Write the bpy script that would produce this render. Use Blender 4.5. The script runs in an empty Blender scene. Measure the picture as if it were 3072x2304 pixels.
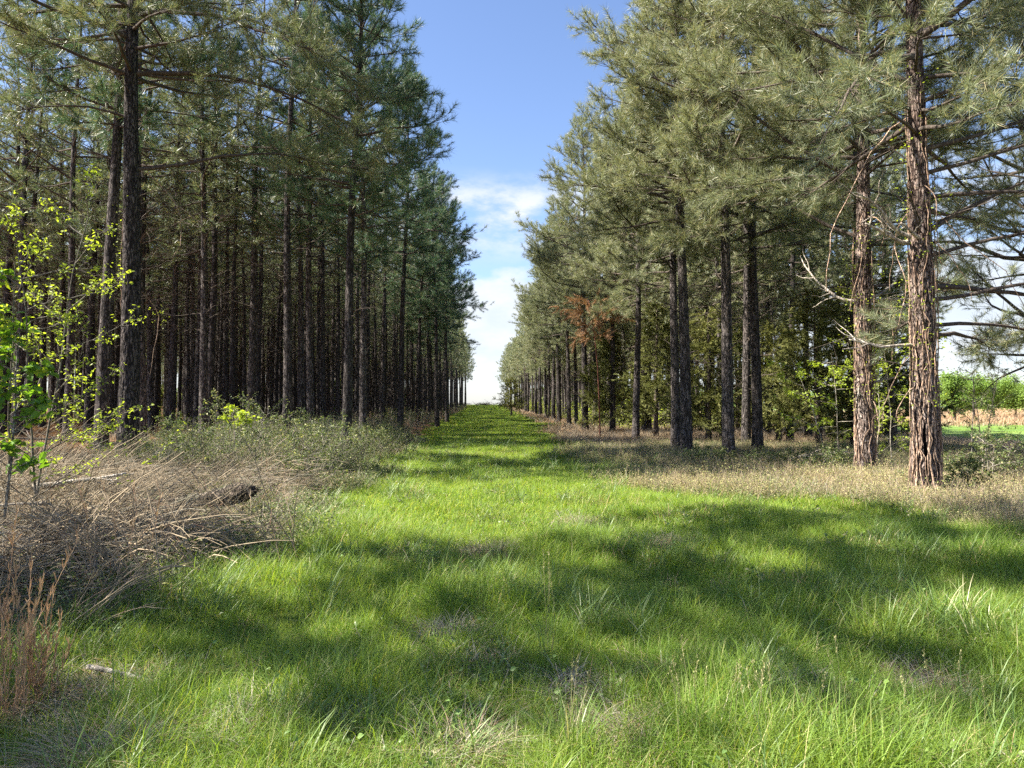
import bpy, math, random
import numpy as np
R = math.radians
sc = bpy.context.scene
# ------------------------------------------------------------------ camera
cam_d = bpy.data.cameras.new("camera"); cam = bpy.data.objects.new("camera", cam_d)
sc.collection.objects.link(cam); sc.camera = cam
cam_d.lens = 26.0; cam_d.sensor_width = 36; cam_d.clip_end = 3000; cam_d.clip_start = 0.05
cam.location = (0, 0, 1.6); cam.rotation_euler = (R(91.47), 0, R(-2.17))
# ------------------------------------------------------------------ light
SUN_EL, SUN_HEAD = 46.0, 5.0       # elevation; heading of travel, degrees from +X towards +Y
sun_d = bpy.data.lights.new("sun", 'SUN'); sun = bpy.data.objects.new("sun", sun_d)
sc.collection.objects.link(sun)
sun_d.energy = 5.0; sun_d.angle = R(0.5); sun_d.color = (1.0, 0.93, 0.80)
hx, hy = math.cos(R(SUN_HEAD)), math.sin(R(SUN_HEAD))
from mathutils import Vector
dirv = Vector((hx*math.cos(R(SUN_EL)), hy*math.cos(R(SUN_EL)), -math.sin(R(SUN_EL))))
sun.rotation_euler = dirv.to_track_quat('-Z', 'Y').to_euler()
w = bpy.data.worlds.new("World"); sc.world = w; w.use_nodes = True
nt = w.node_tree; nt.nodes.clear()
def N(nt, t, **k):
    n = nt.nodes.new(t)
    for a, b in k.items(): setattr(n, a, b)
    return n
def lk(nt, a, b): nt.links.new(a, b)
def math_n(nt, op, a, b=None, clamp=False):
    n = N(nt, 'ShaderNodeMath', operation=op, use_clamp=clamp)
    for i, v in enumerate((a, b)):
        if v is None: continue
        if isinstance(v, (int, float)): n.inputs[i].default_value = v
        else: lk(nt, v, n.inputs[i])
    return n.outputs[0]
def maprange(nt, v, a, b, c=0.0, d=1.0, smooth=True):
    n = N(nt, 'ShaderNodeMapRange', interpolation_type='SMOOTHSTEP' if smooth else 'LINEAR')
    lk(nt, v, n.inputs[0])
    for i, q in zip((1, 2, 3, 4), (a, b, c, d)): n.inputs[i].default_value = q
    return n.outputs[0]
def mixc(nt, f, a, b, bt='MIX'):
    n = N(nt, 'ShaderNodeMix', data_type='RGBA', blend_type=bt)
    for s, v in ((n.inputs[0], f), (n.inputs[6], a), (n.inputs[7], b)):
        if isinstance(v, (int, float)): s.default_value = v
        elif isinstance(v, tuple): s.default_value = (*v, 1) if len(v) == 3 else v
        else: lk(nt, v, s)
    return n.outputs[2]
def noise(nt, vec, scale, detail=4, rough=0.55, out=0):
    n = N(nt, 'ShaderNodeTexNoise')
    if vec is not None: lk(nt, vec, n.inputs['Vector'])
    n.inputs['Scale'].default_value = scale; n.inputs['Detail'].default_value = detail
    n.inputs['Roughness'].default_value = rough
    return n.outputs[out]
sky = N(nt, 'ShaderNodeTexSky', sky_type='NISHITA', sun_disc=False)
sky.sun_elevation = R(SUN_EL)
sky.sun_rotation = math.atan2(-hx, -hy)      # sun stands opposite to its travel
sky.altitude = 50; sky.air_density = 1.0; sky.dust_density = 0.6; sky.ozone_density = 2.0
tc = N(nt, 'ShaderNodeTexCoord'); sep = N(nt, 'ShaderNodeSeparateXYZ'); lk(nt, tc.outputs['Generated'], sep.inputs[0])
zz = sep.outputs[2]
# clouds: soft bank near the horizon, thin streaks above it
mp = N(nt, 'ShaderNodeMapping'); lk(nt, tc.outputs['Generated'], mp.inputs[0]); mp.inputs['Scale'].default_value = (1, 1, 2.4)
mp.inputs['Location'].default_value = (0.37, 0.1, 0.05)
n1 = noise(nt, mp.outputs[0], 5.5, 7, 0.55)
n2 = noise(nt, mp.outputs[0], 9.0, 8, 0.62)
top = maprange(nt, zz, 0.13, 0.235, 0.36, -0.30, False)
bank = maprange(nt, math_n(nt, 'ADD', n1, top), 0.47, 0.62)
band = math_n(nt, 'MULTIPLY', maprange(nt, zz, 0.17, 0.24), maprange(nt, zz, 0.31, 0.26))
streak = math_n(nt, 'MULTIPLY', maprange(nt, n2, 0.38, 0.62), math_n(nt, 'MULTIPLY', band, 0.9))
low = maprange(nt, zz, 0.0, 0.07)
cl = math_n(nt, 'MAXIMUM', math_n(nt, 'MULTIPLY', bank, math_n(nt, 'ADD', math_n(nt, 'MULTIPLY', low, 0.5), 0.4)), streak, True)
shade = mixc(nt, maprange(nt, n2, 0.35, 0.7), (1.55, 1.70, 1.86), (1.92, 1.96, 2.02))
skyb = mixc(nt, 1.0, sky.outputs[0], (0.41, 0.415, 0.465), 'MULTIPLY')
col = mixc(nt, cl, skyb, shade)
bg = N(nt, 'ShaderNodeBackground'); bg.inputs['Strength'].default_value = 0.15; lk(nt, col, bg.inputs[0])
wo = N(nt, 'ShaderNodeOutputWorld'); lk(nt, bg.outputs[0], wo.inputs[0])
sc.view_settings.view_transform = 'Standard'; sc.view_settings.look = 'None'
sc.view_settings.exposure = 1.9; sc.view_settings.gamma = 1.0
sc.cycles.use_adaptive_sampling = True; sc.cycles.adaptive_threshold = 0.02; sc.cycles.use_denoising = False; sc.cycles.max_bounces = 6; sc.cycles.diffuse_bounces = 4; sc.cycles.transmission_bounces = 4
sc.cycles.glossy_bounces = 2; sc.cycles.caustics_reflective = False; sc.cycles.caustics_refractive = False

# ------------------------------------------------------------------ materials
def new_mat(name):
    m = bpy.data.materials.new(name); m.use_nodes = True; m.node_tree.nodes.clear(); return m
def leaf_mat(name, c1, c2, c3=None, trans=0.3, rough=0.5, spec=0.3, nscale=1.2, tint=(1.25, 1.2, 0.6), vary=0.5):
    """thin foliage: colour varies per plant and along the world, some light passes through"""
    m = new_mat(name); t = m.node_tree
    oi = N(t, 'ShaderNodeObjectInfo'); g = N(t, 'ShaderNodeNewGeometry')
    nz = math_n(t, 'ADD', math_n(t, 'MULTIPLY', noise(t, g.outputs['Position'], nscale, 3), 0.5), math_n(t, 'MULTIPLY', noise(t, g.outputs['Position'], max(2.5, nscale*4), 2), 0.5))
    f = math_n(t, 'ADD', math_n(t, 'MULTIPLY', maprange(t, nz, 0.3, 0.7), 1-vary), math_n(t, 'MULTIPLY', oi.outputs['Random'], vary), True)
    c = mixc(t, f, c1, c2)
    isl = g.outputs['Random Per Island']
    if c3 is not None: c = mixc(t, maprange(t, isl, 0.80, 0.93), c, c3)
    br = N(t, 'ShaderNodeBrightContrast'); lk(t, c, br.inputs[0])
    hsv = N(t, 'ShaderNodeHueSaturation'); lk(t, c, hsv.inputs['Color']); lk(t, maprange(t, isl, 0, 1, 0.7, 1.3, False), hsv.inputs['Value'])
    c = hsv.outputs[0]
    p = N(t, 'ShaderNodeBsdfPrincipled'); lk(t, c, p.inputs['Base Color']); p.inputs['Roughness'].default_value = rough
    p.inputs['Specular IOR Level'].default_value = spec
    tr = N(t, 'ShaderNodeBsdfTranslucent'); lk(t, mixc(t, 1.0, c, tint, 'MULTIPLY'), tr.inputs[0])
    mx = N(t, 'ShaderNodeMixShader'); mx.inputs[0].default_value = trans
    lk(t, p.outputs[0], mx.inputs[1]); lk(t, tr.outputs[0], mx.inputs[2])
    o = N(t, 'ShaderNodeOutputMaterial'); lk(t, mx.outputs[0], o.inputs[0])
    return m
def bark_mat(name, dark, light, red, scale=24.0, redamt=0.35, moss=None, bump=1.0):
    m = new_mat(name); t = m.node_tree
    tc = N(t, 'ShaderNodeTexCoord'); mp = N(t, 'ShaderNodeMapping'); lk(t, tc.outputs['Object'], mp.inputs[0])
    mp.inputs['Scale'].default_value = (1, 1, 0.24)
    wv = noise(t, mp.outputs[0], 6, 3, 0.5, 1)
    add = N(t, 'ShaderNodeVectorMath', operation='MULTIPLY_ADD'); lk(t, wv, add.inputs[0]); add.inputs[1].default_value = (0.16,)*3; lk(t, mp.outputs[0], add.inputs[2])
    v = N(t, 'ShaderNodeTexVoronoi', feature='DISTANCE_TO_EDGE'); lk(t, add.outputs[0], v.inputs['Vector']); v.inputs['Scale'].default_value = scale
    v2 = N(t, 'ShaderNodeTexVoronoi', feature='F1'); lk(t, add.outputs[0], v2.inputs['Vector']); v2.inputs['Scale'].default_value = scale
    crack = math_n(t, 'MULTIPLY', maprange(t, v.outputs['Distance'], 0.0, 0.13), maprange(t, noise(t, mp.outputs[0], 17, 5, 0.7), 0.36, 0.5), True)
    fine = noise(t, mp.outputs[0], 42, 6, 0.65)
    big = noise(t, tc.outputs['Object'], 0.9, 3, 0.5)
    c = mixc(t, maprange(t, fine, 0.3, 0.7), light, red)
    c = mixc(t, maprange(t, big, 0.35, 0.65, 0.0, redamt), light, c) if redamt < 0.5 else mixc(t, maprange(t, big, 0.3, 0.6, 0.3, 1), light, c)
    s2 = N(t, 'ShaderNodeSeparateColor'); lk(t, v2.outputs['Color'], s2.inputs[0])
    hs = N(t, 'ShaderNodeHueSaturation'); lk(t, c, hs.inputs['Color']); oi = N(t, 'ShaderNodeObjectInfo'); lk(t, math_n(t, 'MULTIPLY', maprange(t, s2.outputs[0], 0, 1, 0.6, 1.35, False), maprange(t, oi.outputs['Random'], 0, 1, 0.7, 1.45, False)), hs.inputs['Value'])
    c = mixc(t, crack, dark, hs.outputs[0])
    if moss: c = mixc(t, maprange(t, noise(t, tc.outputs['Object'], 3.2, 5), 0.58, 0.68, 0, 0.7), c, moss)
    p = N(t, 'ShaderNodeBsdfPrincipled'); lk(t, c, p.inputs['Base Color']); p.inputs['Roughness'].default_value = 0.9
    p.inputs['Specular IOR Level'].default_value = 0.15
    b = N(t, 'ShaderNodeBump'); b.inputs['Strength'].default_value = bump; b.inputs['Distance'].default_value = 0.03
    lk(t, math_n(t, 'ADD', crack, math_n(t, 'MULTIPLY', fine, 0.5)), b.inputs['Height']); lk(t, b.outputs[0], p.inputs['Normal'])
    o = N(t, 'ShaderNodeOutputMaterial'); lk(t, p.outputs[0], o.inputs[0])
    return m
MT = {}
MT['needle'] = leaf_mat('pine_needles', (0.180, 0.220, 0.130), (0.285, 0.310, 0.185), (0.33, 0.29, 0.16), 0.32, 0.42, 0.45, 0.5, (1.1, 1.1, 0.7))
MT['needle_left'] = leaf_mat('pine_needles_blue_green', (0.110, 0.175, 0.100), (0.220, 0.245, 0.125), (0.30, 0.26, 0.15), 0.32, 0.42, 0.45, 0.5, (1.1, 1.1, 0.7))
MT['needle_shade'] = leaf_mat('pine_needles_shade_tinted', (0.060, 0.140, 0.085), (0.125, 0.205, 0.110), (0.26, 0.23, 0.13), 0.3, 0.42, 0.45, 0.5, (1.1, 1.1, 0.7))  # bluish shade of the left lane-edge crowns put into the needle colour
MT['needle_dead'] = leaf_mat('dead_needles', (0.33, 0.18, 0.10), (0.25, 0.17, 0.10), None, 0.2, 0.6, 0.2)
MT['cedar'] = leaf_mat('cedar_foliage', (0.10, 0.125, 0.04), (0.18, 0.19, 0.06), (0.28, 0.27, 0.10), 0.2, 0.6, 0.2, 1.5)
MT['bark'] = bark_mat('pine_bark', (0.022, 0.019, 0.018), (0.110, 0.098, 0.095), (0.14, 0.098, 0.082))
MT['bark_red'] = bark_mat('pine_bark_reddish', (0.045, 0.028, 0.024), (0.26, 0.225, 0.205), (0.29, 0.19, 0.15), 22, 0.9)
MT['bark_far'] = bark_mat('pine_bark_plain', (0.03, 0.027, 0.025), (0.095, 0.085, 0.082), (0.12, 0.088, 0.075), 18, 0.3, None, 0.4)
MT['twig'] = bark_mat('twig_bark', (0.05, 0.04, 0.035), (0.12, 0.10, 0.085), (0.15, 0.11, 0.08), 30, 0.3, None, 0.2)
MT['deadwood'] = bark_mat('bleached_dead_wood', (0.16, 0.14, 0.12), (0.42, 0.38, 0.33), (0.36, 0.27, 0.21), 24, 0.4, None, 0.3)
MT['rotten'] = bark_mat('rotten_log', (0.03, 0.025, 0.02), (0.14, 0.115, 0.095), (0.16, 0.10, 0.07), 14, 0.3, (0.12, 0.13, 0.08))
MT['char'] = bark_mat('charred_hollow', (0.004, 0.004, 0.004), (0.022, 0.018, 0.017), (0.05, 0.025, 0.02), 24, 0.3)
MT['vine'] = bark_mat('vine_bark', (0.10, 0.07, 0.05), (0.40, 0.30, 0.23), (0.42, 0.26, 0.18), 40, 0.7, None, 0.4)
MT['grass'] = leaf_mat('lush_grass', (0.150, 0.270, 0.042), (0.280, 0.395, 0.070), (0.42, 0.38, 0.18), 0.5, 0.5, 0.35, 0.45, (1.35, 1.25, 0.45), 0.35)
MT['grass_blue'] = leaf_mat('wide_grass', (0.11, 0.20, 0.055), (0.19, 0.28, 0.075), (0.42, 0.38, 0.24), 0.35, 0.42, 0.5, 0.8, (1.3, 1.25, 0.5))
MT['dry'] = leaf_mat('dry_grass', (0.30, 0.235, 0.16), (0.42, 0.34, 0.235), (0.26, 0.15, 0.10), 0.15, 0.7, 0.15, 0.8, (1, 0.95, 0.8))
MT['dry_grey'] = leaf_mat('weathered_grass', (0.27, 0.25, 0.205), (0.46, 0.42, 0.34), (0.18, 0.15, 0.12), 0.1, 0.8, 0.15, 0.8, (1, 0.95, 0.8))
MT['dry_dark'] = leaf_mat('dark_dead_grass', (0.17, 0.14, 0.10), (0.27, 0.22, 0.15), None, 0.1, 0.8, 0.15)
MT['sedge'] = leaf_mat('broomsedge', (0.46, 0.29, 0.17), (0.52, 0.38, 0.24), (0.32, 0.20, 0.13), 0.2, 0.7, 0.15, 2, (1, 0.9, 0.7))
MT['weed'] = leaf_mat('pale_weeds', (0.40, 0.38, 0.17), (0.52, 0.47, 0.25), (0.26, 0.32, 0.10), 0.35, 0.6, 0.2, 0.9, (1.1, 1.1, 0.6))
MT['brush'] = leaf_mat('brush_leaves', (0.085, 0.13, 0.045), (0.15, 0.19, 0.07), (0.30, 0.29, 0.14), 0.35, 0.5, 0.3, 0.9, (1.2, 1.2, 0.6))
MT['leaf_bright'] = leaf_mat('young_leaves', (0.30, 0.40, 0.05), (0.42, 0.50, 0.09), None, 0.5, 0.45, 0.35, 2, (1.35, 1.3, 0.5))
MT['leaf_mid'] = leaf_mat('broad_leaves', (0.07, 0.17, 0.035), (0.14, 0.27, 0.04), (0.30, 0.38, 0.05), 0.5, 0.4, 0.45, 2, (1.5, 1.4, 0.4))
MT['far_leaf'] = leaf_mat('far_hardwood_leaves', (0.16, 0.27, 0.06), (0.22, 0.32, 0.08), None, 0.4, 0.6, 0.2, 0.05)
MT['stem'] = bark_mat('sapling_bark', (0.07, 0.06, 0.05), (0.27, 0.25, 0.21), (0.2, 0.15, 0.1), 50, 0.3, None, 0.2)
MT['red_stem'] = bark_mat('red_sapling_bark', (0.05, 0.02, 0.015), (0.17, 0.07, 0.05), (0.2, 0.08, 0.05), 50, 0.3, None, 0.2)
MT['far_needle'] = leaf_mat('far_needles', (0.075, 0.105, 0.06), (0.11, 0.14, 0.08), None, 0.2, 0.6, 0.2, 0.03)
MT['flower'] = leaf_mat('seed_heads', (0.34, 0.34, 0.16), (0.44, 0.40, 0.24), None, 0.3, 0.7, 0.1)

# ------------------------------------------------------------------ mesh helpers
UP = np.array([0, 0, 1.0])
def sstep(a, b, x):
    t = np.clip((np.asarray(x, float)-a)/(b-a), 0, 1); return t*t*(3-2*t)
def unit(v):
    v = np.asarray(v, float); return v/np.maximum(np.linalg.norm(v, axis=-1, keepdims=True), 1e-9)
class MB:
    def __init__(s): s.V = []; s.F = []; s.n = 0
    def add(s, V, F, mat=0, smooth=False):
        V = np.asarray(V, np.float32).reshape(-1, 3); F = np.asarray(F, np.int64)
        s.V.append(V); s.F.append((F+s.n, mat, smooth)); s.n += len(V)
    def mesh(s, name, mats):
        me = bpy.data.meshes.new(name)
        V = np.concatenate(s.V) if s.V else np.zeros((0, 3), np.float32)
        me.vertices.add(len(V)); me.vertices.foreach_set('co', V.ravel())
        loops = np.concatenate([f.ravel() for f, _, _ in s.F]); tot = np.concatenate([np.full(len(f), f.shape[1]) for f, _, _ in s.F])
        mi = np.concatenate([np.full(len(f), m) for f, m, _ in s.F]); sm = np.concatenate([np.full(len(f), b) for f, _, b in s.F])
        me.loops.add(len(loops)); me.loops.foreach_set('vertex_index', loops.astype(np.int32))
        me.polygons.add(len(tot)); st = np.concatenate([[0], np.cumsum(tot)[:-1]])
        me.polygons.foreach_set('loop_start', st.astype(np.int32)); 
        me.polygons.foreach_set('material_index', mi.astype(np.int32)); me.polygons.foreach_set('use_smooth', sm)
        for m in mats: me.materials.append(m)
        me.update(calc_edges=True); return me
    def build(s, name, mats, parent=None, link=True):
        if not isinstance(mats, (list, tuple)): mats = [mats]
        o = bpy.data.objects.new(name, s.mesh(name, mats))
        if link: sc.collection.objects.link(o)
        if parent is not None: o.parent = parent
        return o
def tube(mb, P, rad, seg=6, mat=0, cap=True, rough=0.0, rng=None, smooth=True):
    P = np.asarray(P, float); n = len(P); rad = np.broadcast_to(np.asarray(rad, float), (n,))
    T = unit(np.gradient(P, axis=0)); 
    ref = np.array([1.0, 0, 0]) if abs(T[0][0]) < 0.8 else np.array([0, 1.0, 0])
    A = unit(np.cross(T, ref)); B = np.cross(T, A)
    th = np.arange(seg)*2*math.pi/seg
    rr = rad[:, None]*np.ones((1, seg))
    if rough and rng is not None: rr = rr*(1+rough*rng.uniform(-1, 1, rr.shape))
    V = P[:, None, :]+rr[..., None]*(np.cos(th)[None, :, None]*A[:, None, :]+np.sin(th)[None, :, None]*B[:, None, :])
    i = np.arange(n-1)[:, None]*seg; j = np.arange(seg)[None, :]; k = (j+1) % seg
    F = np.stack([i+j, i+k, i+seg+k, i+seg+j], -1).reshape(-1, 4)
    V = V.reshape(-1, 3)
    mb.add(V, F, mat, smooth)
    if cap:
        c = P[[0, -1]]; base = mb.n-n*seg
        V2 = c; F2 = []
        nb = mb.n
        s0 = np.arange(seg)
        mb.V.append(np.asarray(V2, np.float32)); mb.n += 2
        Fa = np.stack([np.full(seg, nb), base+(s0+1) % seg, base+s0], -1)
        Fb = np.stack([np.full(seg, nb+1), base+(n-1)*seg+s0, base+(n-1)*seg+(s0+1) % seg], -1)
        mb.F.append((np.concatenate([Fa, Fb]), mat, smooth))
def path(p0, d, L, n, rng, wob=0.1, grav=0.0):
    """a wandering polyline of length L leaving p0 along d; grav>0 bends up, <0 droops"""
    P = [np.asarray(p0, float)]; d = unit(d); s = L/(n-1)
    for i in range(n-1):
        d = unit(d+rng.normal(0, wob, 3)+UP*grav); P.append(P[-1]+d*s)
    return np.array(P)
def perp(D, rng):
    D = unit(D); r = rng.normal(0, 1, D.shape); r -= (r*D).sum(-1, keepdims=True)*D; return unit(r)
def needles(mb, C, D, n, L, wid, rng, spread=(0.25, 1.0), mat=0, droop=0.0, along=0.12):
    """brushes of needles at points C pointing along D"""
    C = np.repeat(np.asarray(C, float), n, 0); D = np.repeat(unit(D), n, 0)
    p = perp(D, rng); a = rng.uniform(spread[0], spread[1], len(C))[:, None]
    d = unit(D*np.cos(a)+p*np.sin(a)+UP*droop)
    base = C+D*rng.uniform(-along, along*0.3, len(C))[:, None]
    l = L*rng.uniform(0.7, 1.15, len(C))[:, None]
    s = perp(d, rng)*wid*0.5
    V = np.stack([base-s, base+s, base+d*l], 1).reshape(-1, 3)
    mb.add(V, np.arange(len(V)).reshape(-1, 3), mat)
def blades(mb, B, H, wid, lean, rng, seg=3, mat=0, az=None, droop=1.0):
    """grass blades rooted at B (n,3), arching over"""
    n = len(B); az = rng.uniform(0, 2*math.pi, n) if az is None else az
    H = np.broadcast_to(H, (n,)); lean = np.broadcast_to(lean, (n,))
    dx = np.stack([np.cos(az), np.sin(az), np.zeros(n)], -1); sx = np.stack([-np.sin(az), np.cos(az), np.zeros(n)], -1)
    tw = rng.uniform(-0.8, 0.8, n)[:, None]; sx = sx*np.cos(tw)+dx*np.sin(tw)
    ts = np.linspace(0, 1, seg+1); rows = []
    for t in ts:
        h = H*(t-0.45*lean*droop*t**2.2); o = H*lean*(0.25*t+0.75*t*t)
        c = B+dx*o[:, None]+UP*h[:, None]
        if t < 1:
            ww = wid*0.5*(1-0.75*t**1.5)
            rows += [c-sx*np.reshape(ww*np.ones(n), (n, 1)), c+sx*np.reshape(ww*np.ones(n), (n, 1))]
        else: rows.append(c)
    V = np.stack(rows, 1); m = V.shape[1]; off = (np.arange(n)*m)[:, None]
    for k in range(seg-1):
        mb.F.append((np.array([2*k, 2*k+1, 2*k+3, 2*k+2])[None]+off+mb.n, mat, False))
    k = seg-1
    mb.F.append((np.array([2*k, 2*k+1, 2*k+2])[None]+off+mb.n, mat, False))
    mb.V.append(V.reshape(-1, 3).astype(np.float32)); mb.n += n*m
def leaves(mb, C, L, rng, mat=0, D=None, wid=0.5, flat=0.6, fold=0.25):
    """leaf blades: six-sided, folded a little on the midrib"""
    C = np.asarray(C, float); n = len(C)
    if D is None:
        D = rng.normal(0, 1, (n, 3)); D[:, 2] *= 0.4
    D = unit(D); nrm = unit(UP*flat+rng.normal(0, 0.5, (n, 3))); S = unit(np.cross(D, nrm)); nrm = np.cross(S, D)
    l = (L*rng.uniform(0.6, 1.2, n))[:, None]; h = l*wid*0.5
    P = [C, C+D*l*0.35+S*h+nrm*h*fold, C+D*l*0.72+S*h*0.75+nrm*h*fold*0.6, C+D*l-nrm*l*0.1, C+D*l*0.72-S*h*0.75+nrm*h*fold*0.6, C+D*l*0.35-S*h+nrm*h*fold, C+D*l*0.5]
    V = np.stack(P, 1).reshape(-1, 3); off = (np.arange(n)*7)[:, None, None]
    T = np.array([[0, 1, 6], [1, 2, 6], [2, 3, 6], [3, 4, 6], [4, 5, 6], [5, 0, 6]])[None]+off
    mb.add(V, T.reshape(-1, 3), mat)
def tag(o, label=None, cat=None, group=None, kind=None):
    if label: o['label'] = label
    if cat: o['category'] = cat
    if group: o['group'] = group
    if kind: o['kind'] = kind
    return o
def thing(name, loc, label, cat, group=None, rz=0.0):
    o = bpy.data.objects.new(name, None); sc.collection.objects.link(o); o.empty_display_size = 0.3
    o.location = loc; o.rotation_euler = (0, 0, rz); return tag(o, label, cat, group)

# ------------------------------------------------------------------ terrain
def zg(x, y):
    x = np.asarray(x, float); y = np.asarray(y, float)
    z = 0.95*sstep(60, 215, y)-1.6*sstep(225, 420, y)
    z = z+0.30*sstep(-3.0, -5.5, x)*sstep(70, 40, y)
    z = z+0.05*np.sin(x*0.9+1)*np.sin(y*0.55)+0.03*np.sin(x*2.1+y*1.3)
    z = z-0.35*sstep(14, 26, x)*sstep(200, 100, y)
    z = z+6.0*sstep(500, 900, y)*0
    return z
def g3(x, y, dz=0.0): return (x, y, float(zg(x, y))+dz)
def lane_left(y):  return -2.6+0.35*np.sin(y*0.9)+0.25*np.sin(y*2.3+1)-0.6*sstep(5.5, 3.8, y)-0.9*sstep(30, 60, y)
def lane_right(y): return 3.2+0.3*np.sin(y*0.7+2)+3.1*sstep(14.5, 10.5, y)+3.0*sstep(8.0, 4, y)+1.3*sstep(30, 60, y)
nx, ny = 260, 300
u = np.linspace(-1, 1, nx); xs = 14*np.sinh(u*4.9)/np.sinh(4.9)*60
v = np.linspace(0, 1, ny); ys = -70+1100*(0.25*v+0.75*v**2.6)
XX, YY = np.meshgrid(xs, ys); ZZ = zg(XX, YY)
mb = MB(); i, j = np.meshgrid(np.arange(ny-1), np.arange(nx-1), indexing='ij'); q = i*nx+j
mb.add(np.stack([XX, YY, ZZ], -1).reshape(-1, 3), np.stack([q, q+1, q+nx+1, q+nx], -1).reshape(-1, 4), 0, True)
m = new_mat('ground_soil_and_straw'); t = m.node_tree
geo = N(t, 'ShaderNodeNewGeometry'); pos = geo.outputs['Position']
at = N(t, 'ShaderNodeAttribute', attribute_name='cover'); sp = N(t, 'ShaderNodeSeparateColor'); lk(t, at.outputs['Color'], sp.inputs[0])
nA = noise(t, pos, 1.3, 6, 0.6); nB = noise(t, pos, 14, 6, 0.7); nC = noise(t, pos, 60, 4, 0.7)
straw = mixc(t, maprange(t, nB, 0.3, 0.7), (0.22, 0.10, 0.055), (0.38, 0.21, 0.125)); straw = mixc(t, maprange(t, nC, 0.35, 0.65), (0.09, 0.055, 0.035), straw)
turf = mixc(t, maprange(t, nB, 0.35, 0.65), (0.09, 0.13, 0.03), (0.19, 0.24, 0.05)); turf = mixc(t, maprange(t, nA, 0.55, 0.75), turf, (0.17, 0.13, 0.07))
fieldc = mixc(t, maprange(t, noise(t, pos, 0.12, 5), 0.35, 0.65), (0.13, 0.22, 0.05), (0.19, 0.27, 0.07))
tan = mixc(t, maprange(t, nA, 0.3, 0.7), (0.34, 0.22, 0.14), (0.42, 0.33, 0.2))
c = mixc(t, sp.outputs[0], straw, turf); c = mixc(t, sp.outputs[1], c, fieldc); c = mixc(t, sp.outputs[2], c, tan)
p = N(t, 'ShaderNodeBsdfPrincipled'); lk(t, c, p.inputs['Base Color']); p.inputs['Roughness'].default_value = 0.95; p.inputs['Specular IOR Level'].default_value = 0.1
b = N(t, 'ShaderNodeBump'); b.inputs['Strength'].default_value = 0.9; b.inputs['Distance'].default_value = 0.04; lk(t, math_n(t, 'ADD', nB, nC), b.inputs['Height']); lk(t, b.outputs[0], p.inputs['Normal'])
o = N(t, 'ShaderNodeOutputMaterial'); lk(t, p.outputs[0], o.inputs[0])
ground = mb.build('ground', m); tag(ground, kind='structure')
ca = ground.data.color_attributes.new('cover', 'FLOAT_COLOR', 'POINT')
fx, fy = XX.ravel(), YY.ravel()
lane = sstep(0, 0.8, fx-lane_left(fy))*sstep(0, -0.8, fx-lane_right(fy))
fieldm = np.maximum(sstep(19, 24, fx), sstep(225, 240, fy))
tanm = fieldm*sstep(62, 72, fy)*sstep(150, 120, fy)*sstep(20, 30, fx)
ca.data.foreach_set('color', np.stack([lane, fieldm, tanm, np.ones_like(lane)], -1).ravel().astype(np.float32))

# ------------------------------------------------------------------ scatter (stuff only)
def scatter(name, P, rot, scl, idx, protos, label, cat=None, tilt=None):
    """one object of uncountable cover: points carry turn, size and kind; protos are never linked to the scene"""
    P = np.asarray(P, np.float32); n = len(P)
    me = bpy.data.meshes.new(name); me.vertices.add(n); me.vertices.foreach_set('co', P.ravel())
    rv = np.zeros((n, 3), np.float32); rv[:, 2] = rot
    if tilt is not None: rv[:, 0] = tilt[:, 0]; rv[:, 1] = tilt[:, 1]
    sv = np.asarray(scl, np.float32); sv = np.repeat(sv[:, None], 3, 1) if sv.ndim == 1 else sv
    a = me.attributes.new('turn', 'FLOAT_VECTOR', 'POINT'); a.data.foreach_set('vector', rv.ravel())
    a = me.attributes.new('size', 'FLOAT_VECTOR', 'POINT'); a.data.foreach_set('vector', sv.ravel())
    a = me.attributes.new('pick', 'INT', 'POINT'); a.data.foreach_set('value', np.asarray(idx, np.int32))
    ob = bpy.data.objects.new(name, me); sc.collection.objects.link(ob)
    cl = bpy.data.collections.new(name+'_kinds')
    for k, q in enumerate(protos): q.name = "%s_kind_%02d" % (name, k); cl.objects.link(q)
    ng = bpy.data.node_groups.new(name, 'GeometryNodeTree')
    ng.interface.new_socket('Geometry', in_out='INPUT', socket_type='NodeSocketGeometry'); ng.interface.new_socket('Geometry', in_out='OUTPUT', socket_type='NodeSocketGeometry')
    gi = ng.nodes.new('NodeGroupInput'); go = ng.nodes.new('NodeGroupOutput')
    ip = ng.nodes.new('GeometryNodeInstanceOnPoints'); ci = ng.nodes.new('GeometryNodeCollectionInfo')
    ci.inputs['Collection'].default_value = cl; ci.inputs['Separate Children'].default_value = True; ci.inputs['Reset Children'].default_value = True
    ip.inputs['Pick Instance'].default_value = True
    def attr(nm, ty):
        q = ng.nodes.new('GeometryNodeInputNamedAttribute'); q.data_type = ty; q.inputs['Name'].default_value = nm; return q.outputs[0]
    e2r = ng.nodes.new('FunctionNodeEulerToRotation')
    L = ng.links.new
    L(attr('turn', 'FLOAT_VECTOR'), e2r.inputs[0]); L(e2r.outputs[0], ip.inputs['Rotation'])
    L(attr('size', 'FLOAT_VECTOR'), ip.inputs['Scale']); L(attr('pick', 'INT'), ip.inputs['Instance Index'])
    L(gi.outputs[0], ip.inputs['Points']); L(ci.outputs[0], ip.inputs['Instance']); L(ip.outputs[0], go.inputs[0])
    md = ob.modifiers.new('scatter', 'NODES'); md.node_group = ng
    return tag(ob, label, cat, kind='stuff')

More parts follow.
